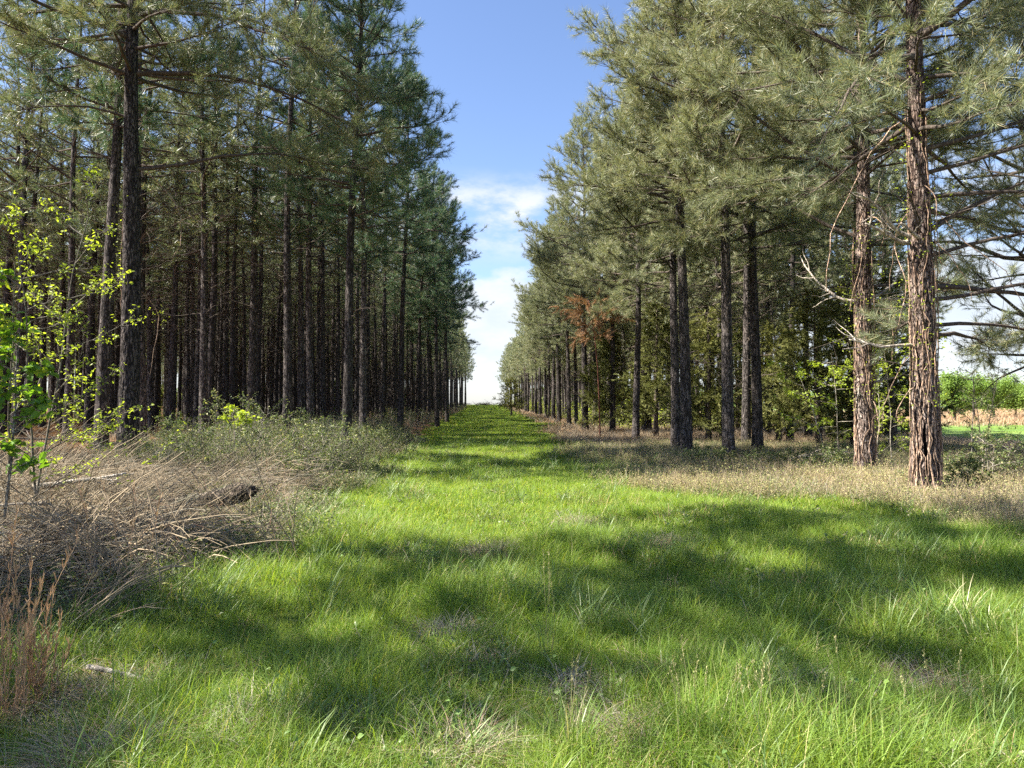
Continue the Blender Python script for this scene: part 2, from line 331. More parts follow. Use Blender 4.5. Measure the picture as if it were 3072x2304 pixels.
# ------------------------------------------------------------------ pines
def prof(t, pw=.6): return np.clip(0.62+1.6*t, 0, 1)*np.clip(1-t, 0, 1)**pw+0.05
def trunk_mesh(H, r0, rng, seg=20, dz=0.12, lump=0.04, lean=(0, 0), flare=0.35, plates=False):
    n = int(H/dz)+2; z = np.linspace(-0.25, H, n)
    ph = rng.uniform(0, 6, 4)
    cx = lean[0]*z+0.05*np.sin(z*0.5+ph[0])*z/H*2; cy = lean[1]*z+0.05*np.sin(z*0.43+ph[1])*z/H*2
    r = r0*(0.94-0.90*(np.clip(z, 0, H)/H)**1.15)+0.012+r0*flare*np.exp(-np.clip(z, 0, None)/0.35)
    th = np.arange(seg)*2*math.pi/seg
    rr = r[:, None]*(1+lump*np.sin(3*th[None]+z[:, None]*0.7+ph[2])*0.5+flare*0.25*np.exp(-np.clip(z, 0, None)/0.3)[:, None]*np.sin(5*th[None]+ph[3]))
    if plates:  # deep bark plates in real relief
        A = rng.uniform(0, 1, (n, seg)); A = (A+np.roll(A, 1, 0)+np.roll(A, 2, 0)+np.roll(A, 3, 0))/4
        rr = rr+np.clip((A-0.42)*0.11, -0.012, 0.014)*np.clip(r/r0, 0.2, 1)[:, None]
    V = np.stack([cx[:, None]+rr*np.cos(th), cy[:, None]+rr*np.sin(th), z[:, None]+0*rr], -1).reshape(-1, 3)
    i = np.arange(n-1)[:, None]*seg; j = np.arange(seg)[None]; k = (j+1) % seg
    F = np.stack([i+j, i+k, i+seg+k, i+seg+j], -1).reshape(-1, 4)
    def axis(h): return np.array([np.interp(h, z, cx), np.interp(h, z, cy), h])
    def rad(h): return float(np.interp(h, z, r))
    return V, F, axis, rad
def pine(seed, H=17.0, r0=0.17, cb=7.5, Rm=2.6, whorl=0.55, nper=4, tw=5.0, nn=18, nl=0.19, nw=0.0075, dead=14, seg=16, dz=0.15,
         twigseg=3, bias=None, limbs=(), plates=False, lean=(0, 0), clus=0.13, flare=0.35, deadlow=1.8, deadL=(0.4, 1.5), hollow=None, tipf=0.5, pw=.6):
    rng = np.random.default_rng(seed)
    T, B, C = MB(), MB(), MB()
    V, F, axis, rad = trunk_mesh(H, r0, rng, seg, dz, plates=plates, lean=lean, flare=flare); 
    if hollow is None: T.add(V, F, 0, True)
    else:
        hz = V[:, 2]; ha = np.angle(np.exp(1j*(np.arctan2(V[:, 1], V[:, 0])-hollow[0]-0.12*np.sin(hz*4))))
        wv = hollow[1]*np.clip(1.0-np.clip(hz, 0, None)/hollow[2], 0, 1)**0.5; d_ = np.clip(1-np.abs(ha)/np.maximum(wv, 1e-3), 0, 1)*(hz < hollow[2])
        V = V.copy(); V[:, :2] *= (1-0.45*sstep(0, .6, d_))[:, None]
        isb = (d_[F] > 0.12).any(1); T.add(V, F[~isb], 0, True); T.F.append((F[isb]+0, 1, True))
    PC, PD = [], []
    def branch(z, az, L, up, r=None, grav=0.05, s0=0.42, dens=1.0, wob=0.07):
        p0 = axis(z); d = np.array([math.cos(az)*math.cos(up), math.sin(az)*math.cos(up), math.sin(up)])
        n = max(5, int(L*2.4)+2)
        P = path(p0, d, L, n, rng, wob, grav)
        rb = r or min(0.012+0.013*L, rad(z)*0.55)
        tube(B, P, np.linspace(rb, 0.006, n), 5 if rb > 0.03 else 4, 0, False)
        k = max(2, int(L*tw*dens)); ss = rng.uniform(s0, 1.0, k); ss[0] = 1.0
        f = ss*(n-1); i0 = np.minimum(f.astype(int), n-2); fr = (f-i0)[:, None]
        Q = P[i0]*(1-fr)+P[i0+1]*fr; D = unit(P[i0+1]-P[i0])
        for q, dd, s in zip(Q, D, ss):
            a = rng.uniform(0.4, 1.0) if s < 1 else 0.1
            pv = perp(dd, rng); pv[2] = pv[2]*0.55; pv = unit(pv)
            td = unit(dd*math.cos(a)+pv*math.sin(a)+UP*0.05)
            tl = rng.uniform(0.35, 0.9)*(1.2-0.5*s)*min(1.25, 0.6+L*0.25)
            m_ = 4; TP = path(q, td, tl, m_, rng, 0.12, 0.07)
            if twigseg: tube(B, TP, np.linspace(0.007, 0.003, m_), twigseg, 0, False)
            nc = max(2, int(tl/clus*tipf)); cf = np.linspace(1.0-0.62*tipf, 1.0, nc)*(m_-1); c0 = np.minimum(cf.astype(int), m_-2); cr = (cf-c0)[:, None]
            PC.append(TP[c0]*(1-cr)+TP[c0+1]*cr); PD.append(unit(TP[c0+1]-TP[c0]))
    z = cb
    while z < H-0.25:
        t = (z-cb)/(H-cb); a0 = rng.uniform(0, 6.28)
        kk = nper if t > 0.12 else max(2, nper-1)
        for b_ in range(kk):
            az = a0+b_*6.283/kk+rng.normal(0, 0.35)
            L = Rm*prof(t, pw)*rng.choice([.45, .7, .9, 1, 1.1, 1.2, 1.5])*rng.uniform(0.9, 1.1)
            if bias is not None: L *= 1+bias[2]*max(0, math.cos(az-bias[1]))**1.5*(bias[0] if t < 0.75 else 0.4)
            branch(z+rng.uniform(-0.15, 0.15), az, max(0.35, L), -0.08+0.85*t**1.2+rng.normal(0, 0.16), grav=0.03+0.05*t, wob=0.11)
        z += whorl*rng.uniform(0.75, 1.25)*(1-0.35*t)
    branch(H-0.3, 0, 0.5, 1.5)
    for (z_, az, L, up, r, grav, s0) in limbs: branch(z_, az, L, up, r, grav, s0, 1.0, 0.06)
    for _ in range(dead):
        z_ = rng.uniform(deadlow, cb+0.8); az = rng.uniform(0, 6.28); L = rng.uniform(*deadL)*(0.5+z_/cb*0.7)
        d = np.array([math.cos(az), math.sin(az), rng.uniform(0.0, 0.7)])
        P = path(axis(z_), d, L, 7, rng, 0.12, 0.02); tube(B, P, np.linspace(0.016, 0.003, 7), 3, 0, False)
        if L > 0.7:
            for q in range(2):
                i_ = rng.integers(2, 5); P2 = path(P[i_], unit(P[i_+1]-P[i_])+rng.normal(0, 0.5, 3), L*0.5, 4, rng, 0.15, 0); tube(B, P2, np.linspace(0.007, 0.002, 4), 3, 0, False)
    PC = np.concatenate(PC); PD = np.concatenate(PD)
    needles(C, PC, unit(PD+UP*0.1), nn, nl, nw, rng, (0.15, 1.45))
    return T, B, C
protos = {}
def pine_proto(key, mats=('bark', 'twig', 'needle'), **k):
    T, B, C = pine(**k); protos[key] = (T.mesh('trunk', [MT[mats[0]]]), B.mesh('branches', [MT[mats[1]]]), C.mesh('crown', [MT[mats[2]]]))
def place_pine(key, x, y, label, group, rz=0.0, s=1.0, name='pine_tree', mats=None):
    r = thing(name, g3(x, y), label, 'pine tree', group, rz); r.scale = (s, s, s); h_ = math.sin(x*12.9+y*78.2)*437.5; r.rotation_euler = (R(1.3*math.sin(h_)), R(1.3*math.cos(h_*1.7)), rz)
    if 'inner' in key or 'far' in key: q_ = .85+.3*abs(math.sin(h_*3)); r.scale = (s*q_, s*q_, s)
    for nm, me in zip(('trunk', 'branches', 'crown'), protos[key]):
        o = bpy.data.objects.new(nm, me); sc.collection.objects.link(o); o.parent = r
        if mats and nm == 'crown': o.data = me
    return r
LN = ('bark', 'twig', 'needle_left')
# right-hand edge pines: low crowns reaching over the lane (azimuth pi = towards the lane)
for q in range(3):
    pine_proto('edgeR%d' % q, seed=10+q, pw=.85, H=15.6+q*0.7, r0=0.150+0.01*q, cb=5.8+0.4*q, Rm=2.45, whorl=0.52, nper=5, tw=9, bias=(1, math.pi, 0.22), nn=34, nl=0.24, nw=0.010, dead=30)
for q in range(3):
    pine_proto('edgeL%d' % q, mats=('bark', 'twig', 'needle_shade'), pw=.7, seed=20+q, H=16.5+q*0.7, r0=0.150, cb=7.1+0.3*q, Rm=2.15, whorl=0.52, nper=5, tw=9, bias=(1, 0.0, 0.25), nn=34, nl=0.24, nw=0.011, dead=14)
for q in range(3):
    pine_proto('inner%d' % q, mats=LN, seed=30+q, H=15.5+q*0.8, r0=0.125+0.01*q, cb=8.2-0.5*q, Rm=2.0, whorl=0.70, nper=4, tw=5.6, nn=15, nl=0.22, nw=0.016, dead=40, seg=12, dz=0.25, deadlow=4.0, deadL=(0.5, 1.9))
for q in range(3):
    pine_proto('innerR%d' % q, seed=40+q, H=14.5+q*0.8, r0=0.125+0.01*q, cb=6.0-0.4*q, Rm=2.3, whorl=0.58, nper=4, tw=6.5, nn=22, nl=0.22, nw=0.016, dead=30, seg=12, dz=0.25, deadlow=2.0, deadL=(0.5, 1.9))
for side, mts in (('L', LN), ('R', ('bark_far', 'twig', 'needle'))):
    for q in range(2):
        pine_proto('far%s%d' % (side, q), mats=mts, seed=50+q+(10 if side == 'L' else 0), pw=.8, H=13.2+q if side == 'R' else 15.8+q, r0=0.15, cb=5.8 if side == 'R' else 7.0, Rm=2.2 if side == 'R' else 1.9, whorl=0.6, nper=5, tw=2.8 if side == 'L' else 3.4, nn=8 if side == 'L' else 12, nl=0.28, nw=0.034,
                   dead=5, seg=8, dz=0.8, twigseg=0, clus=0.2)

px = lambda p2212, Y: (p2212*0.46293-484)/740*Y
ORD = ['first', 'second', 'third', 'fourth', 'fifth', 'sixth', 'seventh', 'eighth', 'ninth', 'tenth', 'eleventh', 'twelfth', 'thirteenth', 'fourteenth', 'fifteenth', 'sixteenth', 'seventeenth', 'eighteenth', 'nineteenth']
TENS = ['', '', 'twenty', 'thirty', 'forty', 'fifty', 'sixty', 'seventy']
def ordw(n):
    if n < 19: return ORD[n]
    n += 1; t_, u_ = divmod(n, 10)
    return TENS[t_][:-1]+'ieth' if u_ == 0 else TENS[t_]+'-'+ORD[u_-1]
rng = np.random.default_rng(5)
spots = []
GL, GR = 'pines of the plantation left of the lane', 'pines of the stand right of the lane'
# --- the big left pine, long limbs towards the lane
T, B, C = pine(seed=3, H=17.5, r0=0.20, cb=8.3, Rm=3.2, nn=34, nl=.24, nw=0.009, tw=8.5, nper=5, seg=72, dz=0.035, plates=True, dead=9, deadlow=3.5, whorl=0.6, lean=(0.006, 0),
               limbs=[(10.0, 0.05, 5.2, 0.35, 0.055, -0.045, 0.45), (9.6, -0.25, 5.4, 0.12, 0.055, -0.05, 0.45), (8.35, 0.1, 5.6, 0.22, 0.06, -0.06, 0.5), (6.3, 0.15, 5.0, 0.12, 0.045, -0.04, 0.5),
                      (10.2, 2.9, 2.6, 0.5, 0.045, -0.1, 0.5), (9.0, 3.5, 2.0, 0.3, 0.03, -0.25, 0.6), (7.4, 3.3, 2.4, 0.3, 0.03, -0.1, 0.5), (11.2, -1.2, 3.8, 0.3, 0.05, -0.03, 0.4)])
root = thing('pine_tree', g3(-7.55, 16.0), 'tallest thick-trunked pine at far left with long bare limbs reaching toward the lane', 'pine tree', GL)
T.build('trunk', MT['bark'], root); B.build('branches', MT['twig'], root); C.build('crown', MT['needle_left'], root); spots.append((-7.55, 16.0))
# --- the two vine-hung right pines
def hero_right(seed, x, y, r0, label, limbs, cb, lean, hollow=None):
    T, B, C = pine(seed=seed, H=15.5, r0=r0, cb=cb, Rm=3.0, nn=36, nl=.24, nw=0.0085, tw=8.5, nper=5, seg=96, dz=0.03, plates=True, dead=16, deadlow=1.9, deadL=(0.6, 2.0), limbs=limbs, bias=(1, math.pi, 0.15), flare=0.42, lean=lean, whorl=0.42, hollow=hollow)
    root = thing('pine_tree', g3(x, y), label, 'pine tree', GR)
    T.build('trunk', [MT['bark_red'], MT['char']], root); B.build('branches', MT['twig'], root); C.build('crown', MT['needle'], root); spots.append((x, y)); return root
R1 = (7.3, 12.0); R2 = (7.85, 15.0)
hero_right(71, *R1, 0.195, 'nearest right pine, thick reddish vine-wrapped trunk with a dark hollow at its base',
           [(4.4, 0.35, 3.6, 0.35, 0.055, 0.0, 0.5), (5.0, -0.2, 4.0, 0.15, 0.045, 0.0, 0.45), (3.5, 0.1, 4.5, 0.1, 0.05, -0.02, 0.5), (2.7, 0.5, 4.2, 0.1, 0.05, -0.03, 0.5), (5.8, 0.2, 4.2, 0.3, 0.05, 0.0, 0.4), (6.2, 0.9, 3.9, 0.3, 0.05, 0.0, 0.4),
            (6.6, -0.7, 3.6, 0.3, 0.04, 0.0, 0.4), (6.9, 2.6, 4.0, 0.6, 0.05, -0.02, 0.35), (3.1, 1.1, 3.6, 0.1, 0.035, 0.0, 0.4), (3.3, -.15, 4.6, .12, .04, -.02, .3), (2.9, .25, 4.4, .02, .04, -.03, .35), (4.0, .0, 4.4, .22, .04, -.01, .3), (4.8, .6, 4.0, .2, .04, 0, .3), (5.4, -.1, 4.2, .2, .04, -.01, .3), (3.7, .8, 4.2, .1, .04, -.01, .3)], 6.2, (-0.006, 0), (-2.05, 0.22, 1.25))
hero_right(72, *R2, 0.172, 'second right pine, vine-wrapped trunk lit on its left side, behind the nearest one',
           [(6.2, 3.0, 4.4, 0.55, 0.055, 0.02, 0.35), (5.0, 2.6, 4.4, 0.3, 0.045, 0.04, 0.4), (6.8, 3.6, 3.8, 0.5, 0.045, 0.0, 0.35), (4.0, 0.5, 3.0, 0.1, 0.04, 0.0, 0.5), (3.3, 0.9, 3.2, 0.1, 0.04, 0.0, 0.4)], 6.3, (0.002, 0))
# --- measured pines: (pixel x in the photo's 2212 width, distance, kind, size, label)
meas = [
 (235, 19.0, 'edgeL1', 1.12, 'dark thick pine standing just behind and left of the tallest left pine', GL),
 (322, 24.5, 'inner0', 1.1, 'straight dark pine just right of the tallest left pine', GL),
 (30, 31, 'inner1', 1.05, 'leftmost dark pine trunk at the picture edge above the leafy sapling', GL),
 (62, 29, 'inner2', 1.05, 'second dark trunk from the left picture edge', GL),
 (82, 30.5, 'inner0', 1.05, 'third dark trunk from the left picture edge, close beside the second', GL),
 (115, 38, 'inner1', 1.0, 'thinner dark pine behind the light green sapling twigs', GL),
 (155, 36, 'inner2', 1.0, 'pine seen through the fine-leaved sapling left of the tallest pine', GL),
 (382, 34, 'inner2', 1.0, 'slim dark pine between the tallest left pine and the pale thin one', GL),
 (415, 37, 'inner0', .85, 'pale thin pine with sparse twigs left of the centre-left trunks', GL),
 (460, 28, 'inner1', 1.05, 'dark upright pine behind the dry stalks at centre left', GL),
 (495, 35, 'inner0', 1.0, 'narrow pine directly right of the dark centre-left pine', GL),
 (547, 28.5, 'inner2', 1.05, 'tall straight pine rising above the small bright green shrub', GL),
 (600, 44, 'inner1', 1.0, 'thin pine left of the stout mid-forest trunk', GL),
 (625, 25, 'inner0', 1.15, 'stout mid-forest pine left of the twin lane-side trunks', GL),
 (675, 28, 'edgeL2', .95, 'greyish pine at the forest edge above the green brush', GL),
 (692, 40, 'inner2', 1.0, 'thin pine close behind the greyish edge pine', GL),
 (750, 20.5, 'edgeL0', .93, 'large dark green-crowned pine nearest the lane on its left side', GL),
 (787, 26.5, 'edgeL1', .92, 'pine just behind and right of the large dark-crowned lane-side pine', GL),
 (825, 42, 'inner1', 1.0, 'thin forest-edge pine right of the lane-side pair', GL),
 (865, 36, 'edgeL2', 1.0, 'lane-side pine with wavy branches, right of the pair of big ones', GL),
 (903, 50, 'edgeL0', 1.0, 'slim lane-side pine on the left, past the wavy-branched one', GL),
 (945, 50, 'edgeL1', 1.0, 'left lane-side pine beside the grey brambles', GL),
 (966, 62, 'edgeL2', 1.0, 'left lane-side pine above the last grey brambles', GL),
 (1580, 19.0, 'edgeR0', 1.05, 'clean straight pine in the middle of the right row', GR),
 (1487, 20.4, 'edgeR1', 1.0, 'front pine of the close pair in the right row', GR),
 (1462, 22.5, 'edgeR2', .85, 'thinner rear pine of the close pair in the right row', GR),
 (1643, 22.3, 'edgeR2', .95, 'pine with mossy left side, right of the clean straight pine', GR),
 (1667, 33, 'innerR0', .9, 'thin pine just behind the mossy-sided right pine', GR),
 (1715, 28, 'innerR1', 1.05, 'shaded pine between the mossy-sided and the vine-wrapped pines', GR),
 (1757, 32, 'innerR2', 1.0, 'dark pine behind the cedars left of the vine-wrapped pines', GR),
 (1375, 31, 'edgeR0', 1.0, 'lane-side pine with a broken pale stub, right of the brown-topped sapling', GR),
 (1393, 37, 'innerR1', .95, 'thin pine behind the stub-bearing lane-side pine', GR),
 (1325, 37, 'edgeR1', .85, 'pine with half-hidden pale trunk right of the red-stemmed sapling', GR),
 (1265, 39, 'edgeR2', 1.0, 'lane-side pine just left of the red-stemmed sapling', GR),
 (1246, 52, 'edgeR0', .9, 'slim right-row pine behind the one by the red-stemmed sapling', GR),
 (1230, 47, 'edgeR1', .9, 'right-row pine, second trunk left of the red-stemmed sapling', GR),
 (1209, 56, 'edgeR2', .95, 'right-row pine, third trunk left of the red-stemmed sapling', GR),
]
for (p_, Y, key, s, lab, grp) in meas:
    X = px(p_, Y); place_pine(key, X, Y, lab, grp, rng.normal(0, 0.15) if 'edge' in key else rng.uniform(0, 6.28), s); spots.append((X, Y))
# trees left of and behind the photographer: only their shade reaches the picture
shade_sp = [(-9.0, 5.0, 1.0), (-7.2, 6.9, 1.12), (-10.6, 0.2, .95), (-14.6, 3.4, 1.0), (-19.0, 11.5, 1.0), (-12.5, -3.0, 1.0)]
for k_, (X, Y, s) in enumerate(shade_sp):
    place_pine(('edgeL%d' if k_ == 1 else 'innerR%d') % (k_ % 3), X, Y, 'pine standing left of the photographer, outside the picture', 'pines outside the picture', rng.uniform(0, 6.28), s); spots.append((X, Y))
T, B, C = pine(seed=77, H=14, r0=.16, cb=2.6, Rm=3.6, nn=22, nw=.012, tw=6, nper=5, whorl=.5, dead=6)
root = thing('pine_tree', g3(13.6, 17.5), 'pine at the far right whose low branches reach in over the right picture edge', 'pine tree', GR); spots.append((13.6, 17.5))
T.build('trunk', MT['bark'], root); B.build('branches', MT['twig'], root); C.build('crown', MT['needle'], root)
# rows
sp = np.array(spots); cand = []
for i in range(15):
    k_ = 0
    for Y in np.arange(18.5+(i % 2)*1.5, 198, (2.8 if i > 2 else 3.8) if i else 5.0):
        X = -4.8-2.6*i+rng.normal(0, 0.22); Yj = Y+rng.normal(0, 0.45)
        if i == 0 and Yj < 60: continue
        if i < 3 and Yj < 24: continue
        if X < -12 and Yj < 27: continue
        if abs(X+2) > 0.76*Yj+3: continue
        if np.hypot(sp[:, 0]-X, sp[:, 1]-Yj).min() < 1.4: continue
        cand.append(('L', i, k_, X, Yj)); k_ += 1
for i in range(6):
    k_ = 0
    for Y in np.arange(24+(i % 2)*1.5, 198, 3.6 if i else 4.3):
        X = 6.3+2.75*i+rng.normal(0, 0.25); Yj = Y+rng.normal(0, 0.45)
        if i == 0 and Yj < 60: continue
        if X > 0.60*Yj-1.0: continue
        if np.hypot(sp[:, 0]-X, sp[:, 1]-Yj).min() < 1.8: continue
        cand.append(('R', i, k_, X, Yj)); k_ += 1
def vis(c): return c[4]*(1+0.035*c[1])
cand.sort(key=vis)
cnt = {'L': 0, 'R': 0}; rest = []
for c in cand:
    sd, i, k_, X, Y = c
    if cnt[sd] < (165 if sd == 'L' else 80):
        cnt[sd] += 1
        if Y < 42: key = ('inner%d' if sd == 'L' else 'innerR%d') % rng.integers(0, 3)
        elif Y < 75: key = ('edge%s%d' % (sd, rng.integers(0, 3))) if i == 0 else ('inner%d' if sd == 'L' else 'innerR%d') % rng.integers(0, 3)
        else: key = 'far%s%d' % (sd, rng.integers(0, 2))
        row = 'edge row' if i == 0 else ordw(i)+' row in'
        lab = '%s pine of the %s, %s stand, counted from the near end' % (ordw(k_), row, 'left' if sd == 'L' else 'right')
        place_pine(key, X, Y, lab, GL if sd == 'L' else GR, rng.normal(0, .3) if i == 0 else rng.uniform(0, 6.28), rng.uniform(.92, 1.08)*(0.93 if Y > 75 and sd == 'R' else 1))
    else: rest.append(c)
def joined_far(sd, q):
    T, B, C = pine(seed=90+q+(5 if sd == 'L' else 0), pw=.8, H=13.0+q if sd == 'R' else 15.8+q, r0=0.14, cb=5.8 if sd == 'R' else 7.0, Rm=2.3 if sd == 'R' else 2.1, whorl=0.7, nper=5, tw=2.6 if sd == 'L' else 3.2, nn=7, nl=0.32, nw=0.055, dead=4, seg=6, dz=1.2, twigseg=0, clus=0.24)
    J = MB()
    for k_, mbx in enumerate((T, B, C)):
        off = J.n
        for v_ in mbx.V: J.V.append(v_); J.n += len(v_)
        for f_, _, s_ in mbx.F: J.F.append((f_+off, k_, s_))
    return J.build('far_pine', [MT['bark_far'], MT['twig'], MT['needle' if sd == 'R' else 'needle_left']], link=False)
for sd, nm, lab in (('L', 'pine_woods', 'far mass of pines deep in the left plantation'), ('R', 'pine_woods', 'far mass of pines at the back of the right stand')):
    rs = [c for c in rest if c[0] == sd]
    if rs:
        P = [g3(c[3], c[4]) for c in rs]
        scatter(nm, P, rng.uniform(0, 6.28, len(P)), rng.uniform(.9, 1.08, len(P)), rng.integers(0, 2, len(P)), [joined_far(sd, 0), joined_far(sd, 1)], lab)
print('pines', cnt, len(rest), len(meas))

# ------------------------------------------------------------------ grass of the lane
def spot_at(a_, b_, r_): Y_ = 1184/(b_*.46293-403); return (px(a_, Y_), Y_, r_)
STRAW = [spot_at(*q) for q in ((1000, 1630, .26), (230, 1625, .24), (215, 1480, .42), (800, 1560, .16), (1340, 1600, .2), (960, 1380, .2), (1030, 1440, .16), (560, 1580, .18), (1260, 1520, .14), (1980, 1470, .25), (1700, 1540, .15), (1040, 1185, .45), (690, 1120, .5), (1250, 1130, .4), (1450, 1180, .35))]
def bare(X, Y, keep=.22):
    k = np.ones(len(X), bool)
    for (a_, b_, r_) in STRAW: k &= ~((np.hypot((X-a_), (Y-b_)*.8) < r_*rng.uniform(.6, 1.3, len(X))) & (rng.uniform(0, 1, len(X)) > keep))
    return k
rng = np.random.default_rng(77)
def grass_proto(n, rad, h, wid, seed, mat='grass', lean=(0.2, 1.25), seg=3, extra=None):
    r = np.random.default_rng(seed); mb = MB()
    a = r.uniform(0, 6.28, n); d = rad*np.sqrt(r.uniform(0, 1, n)); Bp = np.stack([d*np.cos(a), d*np.sin(a), np.full(n, -0.03)], -1)
    H = h*r.uniform(0.45, 1.15, n)*(1-0.25*(d/rad)**2)
    blades(mb, Bp, H, wid*r.uniform(.6, 1.2, n), r.uniform(*lean, n), r, seg)
    if extra: extra(mb, r)
    return mb.build('p', [MT[mat], MT['flower']], link=False)
def in_poly_lane(n, y0, y1, xl=-99, xr=99):
    Y = rng.uniform(y0, y1, n); X = rng.uniform(-4.5, 11, n)
    mask = (X > lane_left(Y)-0.15*rng.exponential(1, n)) & (X < lane_right(Y)+np.where(Y > 9, .9, .4)*rng.exponential(1, n)) & (X > xl) & (X < xr) & (abs(X-.1) < 0.76*Y+1.2)
    return X[mask], Y[mask]
def pts(X, Y, dz=0): return np.stack([X, Y, zg(X, Y)+dz], -1)
gp_near = [grass_proto(70, 0.16, h, w_, 100+k) for k, (h, w_) in enumerate([(0.30, 0.004), (0.23, 0.0045), (0.40, 0.0038), (0.19, 0.005), (0.28, 0.006)])]
X, Y = in_poly_lane(15000, 1.6, 9.0); k = bare(X, Y); X, Y = X[k], Y[k]
hs = 0.6+0.75*(np.sin(X*1.7+Y*0.8)*np.sin(Y*1.9-X)*0.5+0.5)*(.7+.3*np.sin(X*6)*np.sin(Y*5))+.25*sstep(1.5, 3.5, X)*sstep(7, 4, Y)
scatter('lane_grass', pts(X, Y), rng.uniform(0, 6.28, len(X)), hs*rng.uniform(.75, 1.2, len(X)), rng.integers(0, 5, len(X)), gp_near, 'short lush green grass of the near lane')
gp_mid = [grass_proto(70, 0.26, h, w_, 200+k) for k, (h, w_) in enumerate([(0.22, 0.009), (0.18, 0.010), (0.26, 0.009), (0.20, 0.011)])]
X, Y = in_poly_lane(16000, 8.6, 28); k = bare(X, Y, .5); X, Y = X[k], Y[k]
scatter('lane_grass', pts(X, Y), rng.uniform(0, 6.28, len(X)), rng.uniform(.7, 1.15, len(X)), rng.integers(0, 4, len(X)), gp_mid, 'green mown grass in the middle stretch of the lane')
gp_far = [grass_proto(90, 0.8, h, w_, 250+k, seg=2) for k, (h, w_) in enumerate([(0.20, 0.03), (0.17, 0.035), (0.23, 0.03)])]
X, Y = in_poly_lane(20000, 27, 225)
scatter('lane_grass', pts(X, Y), rng.uniform(0, 6.28, len(X)), rng.uniform(.7, 1.1, len(X)), rng.integers(0, 3, len(X)), gp_far, 'green grass running to the far end of the lane')
# ------------------------------------------------------------------ verge and brush cover
def weed_proto(seed, n, rad, h, leafL, mat, stemmat, per=14, lw=0.6, sw=0.004):
    r = np.random.default_rng(seed); mb = MB()
    for _ in range(n):
        a = r.uniform(0, 6.28); d = rad*math.sqrt(r.uniform()); p0 = np.array([d*math.cos(a), d*math.sin(a), -0.03]); L = h*r.uniform(.5, 1.15)
        P = path(p0, np.array([r.normal(0, .35), r.normal(0, .35), 1]), L, 5, r, 0.18, 0); tube(mb, P, np.linspace(sw, sw*.4, 5), 3, 1, False)
        f = r.uniform(0.25, 1, per)*4; i0 = np.minimum(f.astype(int), 3); fr = (f-i0)[:, None]; Q = P[i0]*(1-fr)+P[i0+1]*fr+r.normal(0, L*0.09, (per, 3))
        leaves(mb, Q, leafL, r, 0, None, lw)
    return mb.build('p', [MT[mat], MT[stemmat]], link=False)
def region(n, x0, x1, y0, y1, f):
    X = rng.uniform(x0, x1, n); Y = rng.uniform(y0, y1, n); k = f(X, Y); return X[k], Y[k]
def cone(X, Y): return abs(X-.1) < 0.74*Y+1.5
# pale weeds right of the lane
wp = [weed_proto(300+k, 16, 0.22, .30+.06*k, 0.024, 'weed', 'dry', 9) for k in range(3)]+[weed_proto(304, 14, 0.22, .3, 0.028, 'brush', 'stem')]
X, Y = region(30000, 1.5, 16, 6.5, 26, lambda X, Y: (X > lane_right(Y)-0.3+rng.normal(0, .35, len(X))) & (X < 0.62*Y+4) & cone(X, Y) & (rng.uniform(0, 1, len(X)) < 0.42+.3*np.sin(X*1.7+Y)*np.sin(Y*1.3-X*.6)))
idx = np.where(rng.uniform(0, 1, len(X)) < np.where(Y > 14.5, 0.6, 0.22), 3, rng.integers(0, 3, len(X)))
scatter('verge_weeds', pts(X, Y), rng.uniform(0, 6.28, len(X)), rng.uniform(.6, 1.15, len(X))*np.where(Y > 10, 1, .85), idx, wp, 'pale yellow-green weeds on the right verge')
# dry grass right verge and stand floor
def dry_proto(seed, n, rad, h, wid, mat, lean=(0.2, 1.6), seg=4):
    r = np.random.default_rng(seed); mb = MB()
    a = r.uniform(0, 6.28, n); d = rad*np.sqrt(r.uniform(0, 1, n)); Bp = np.stack([d*np.cos(a), d*np.sin(a), np.full(n, -0.03)], -1)
    blades(mb, Bp, h*r.uniform(.35, 1.15, n), wid*r.uniform(.6, 1.2, n), r.uniform(*lean, n), r, seg, droop=1.05); return mb.build('p', [MT[mat]], link=False)
dp = [dry_proto(320+k, 40, .25, .42, .006, ['dry', 'dry_grey', 'sedge'][k]) for k in range(3)]
X, Y = region(16000, 3.0, 24, 7, 45, lambda X, Y: (X > lane_right(Y)+0.1) & (X < 0.66*Y+4) & cone(X, Y))
scatter('dry_grass', pts(X, Y), rng.uniform(0, 6.28, len(X)), rng.uniform(.7, 1.3, len(X)), np.where(rng.uniform(0, 1, len(X)) < .55, 0, rng.integers(0, 3, len(X))), dp, 'tan dry grass under the right-hand pines')
dpf = [dry_proto(330+k, 40, .9, .6, .03, ['dry', 'sedge', 'dry_grey'][k], seg=3) for k in range(3)]
X, Y = region(5000, 3.5, 26, 36, 200, lambda X, Y: (X > lane_right(Y)+.3) & (X < 0.6*Y))
scatter('dry_grass', pts(X, Y), rng.uniform(0, 6.28, len(X)), rng.uniform(.6, 1.1, len(X)), rng.integers(0, 3, len(X)), dpf, 'tan dry grass along the far right edge of the lane')
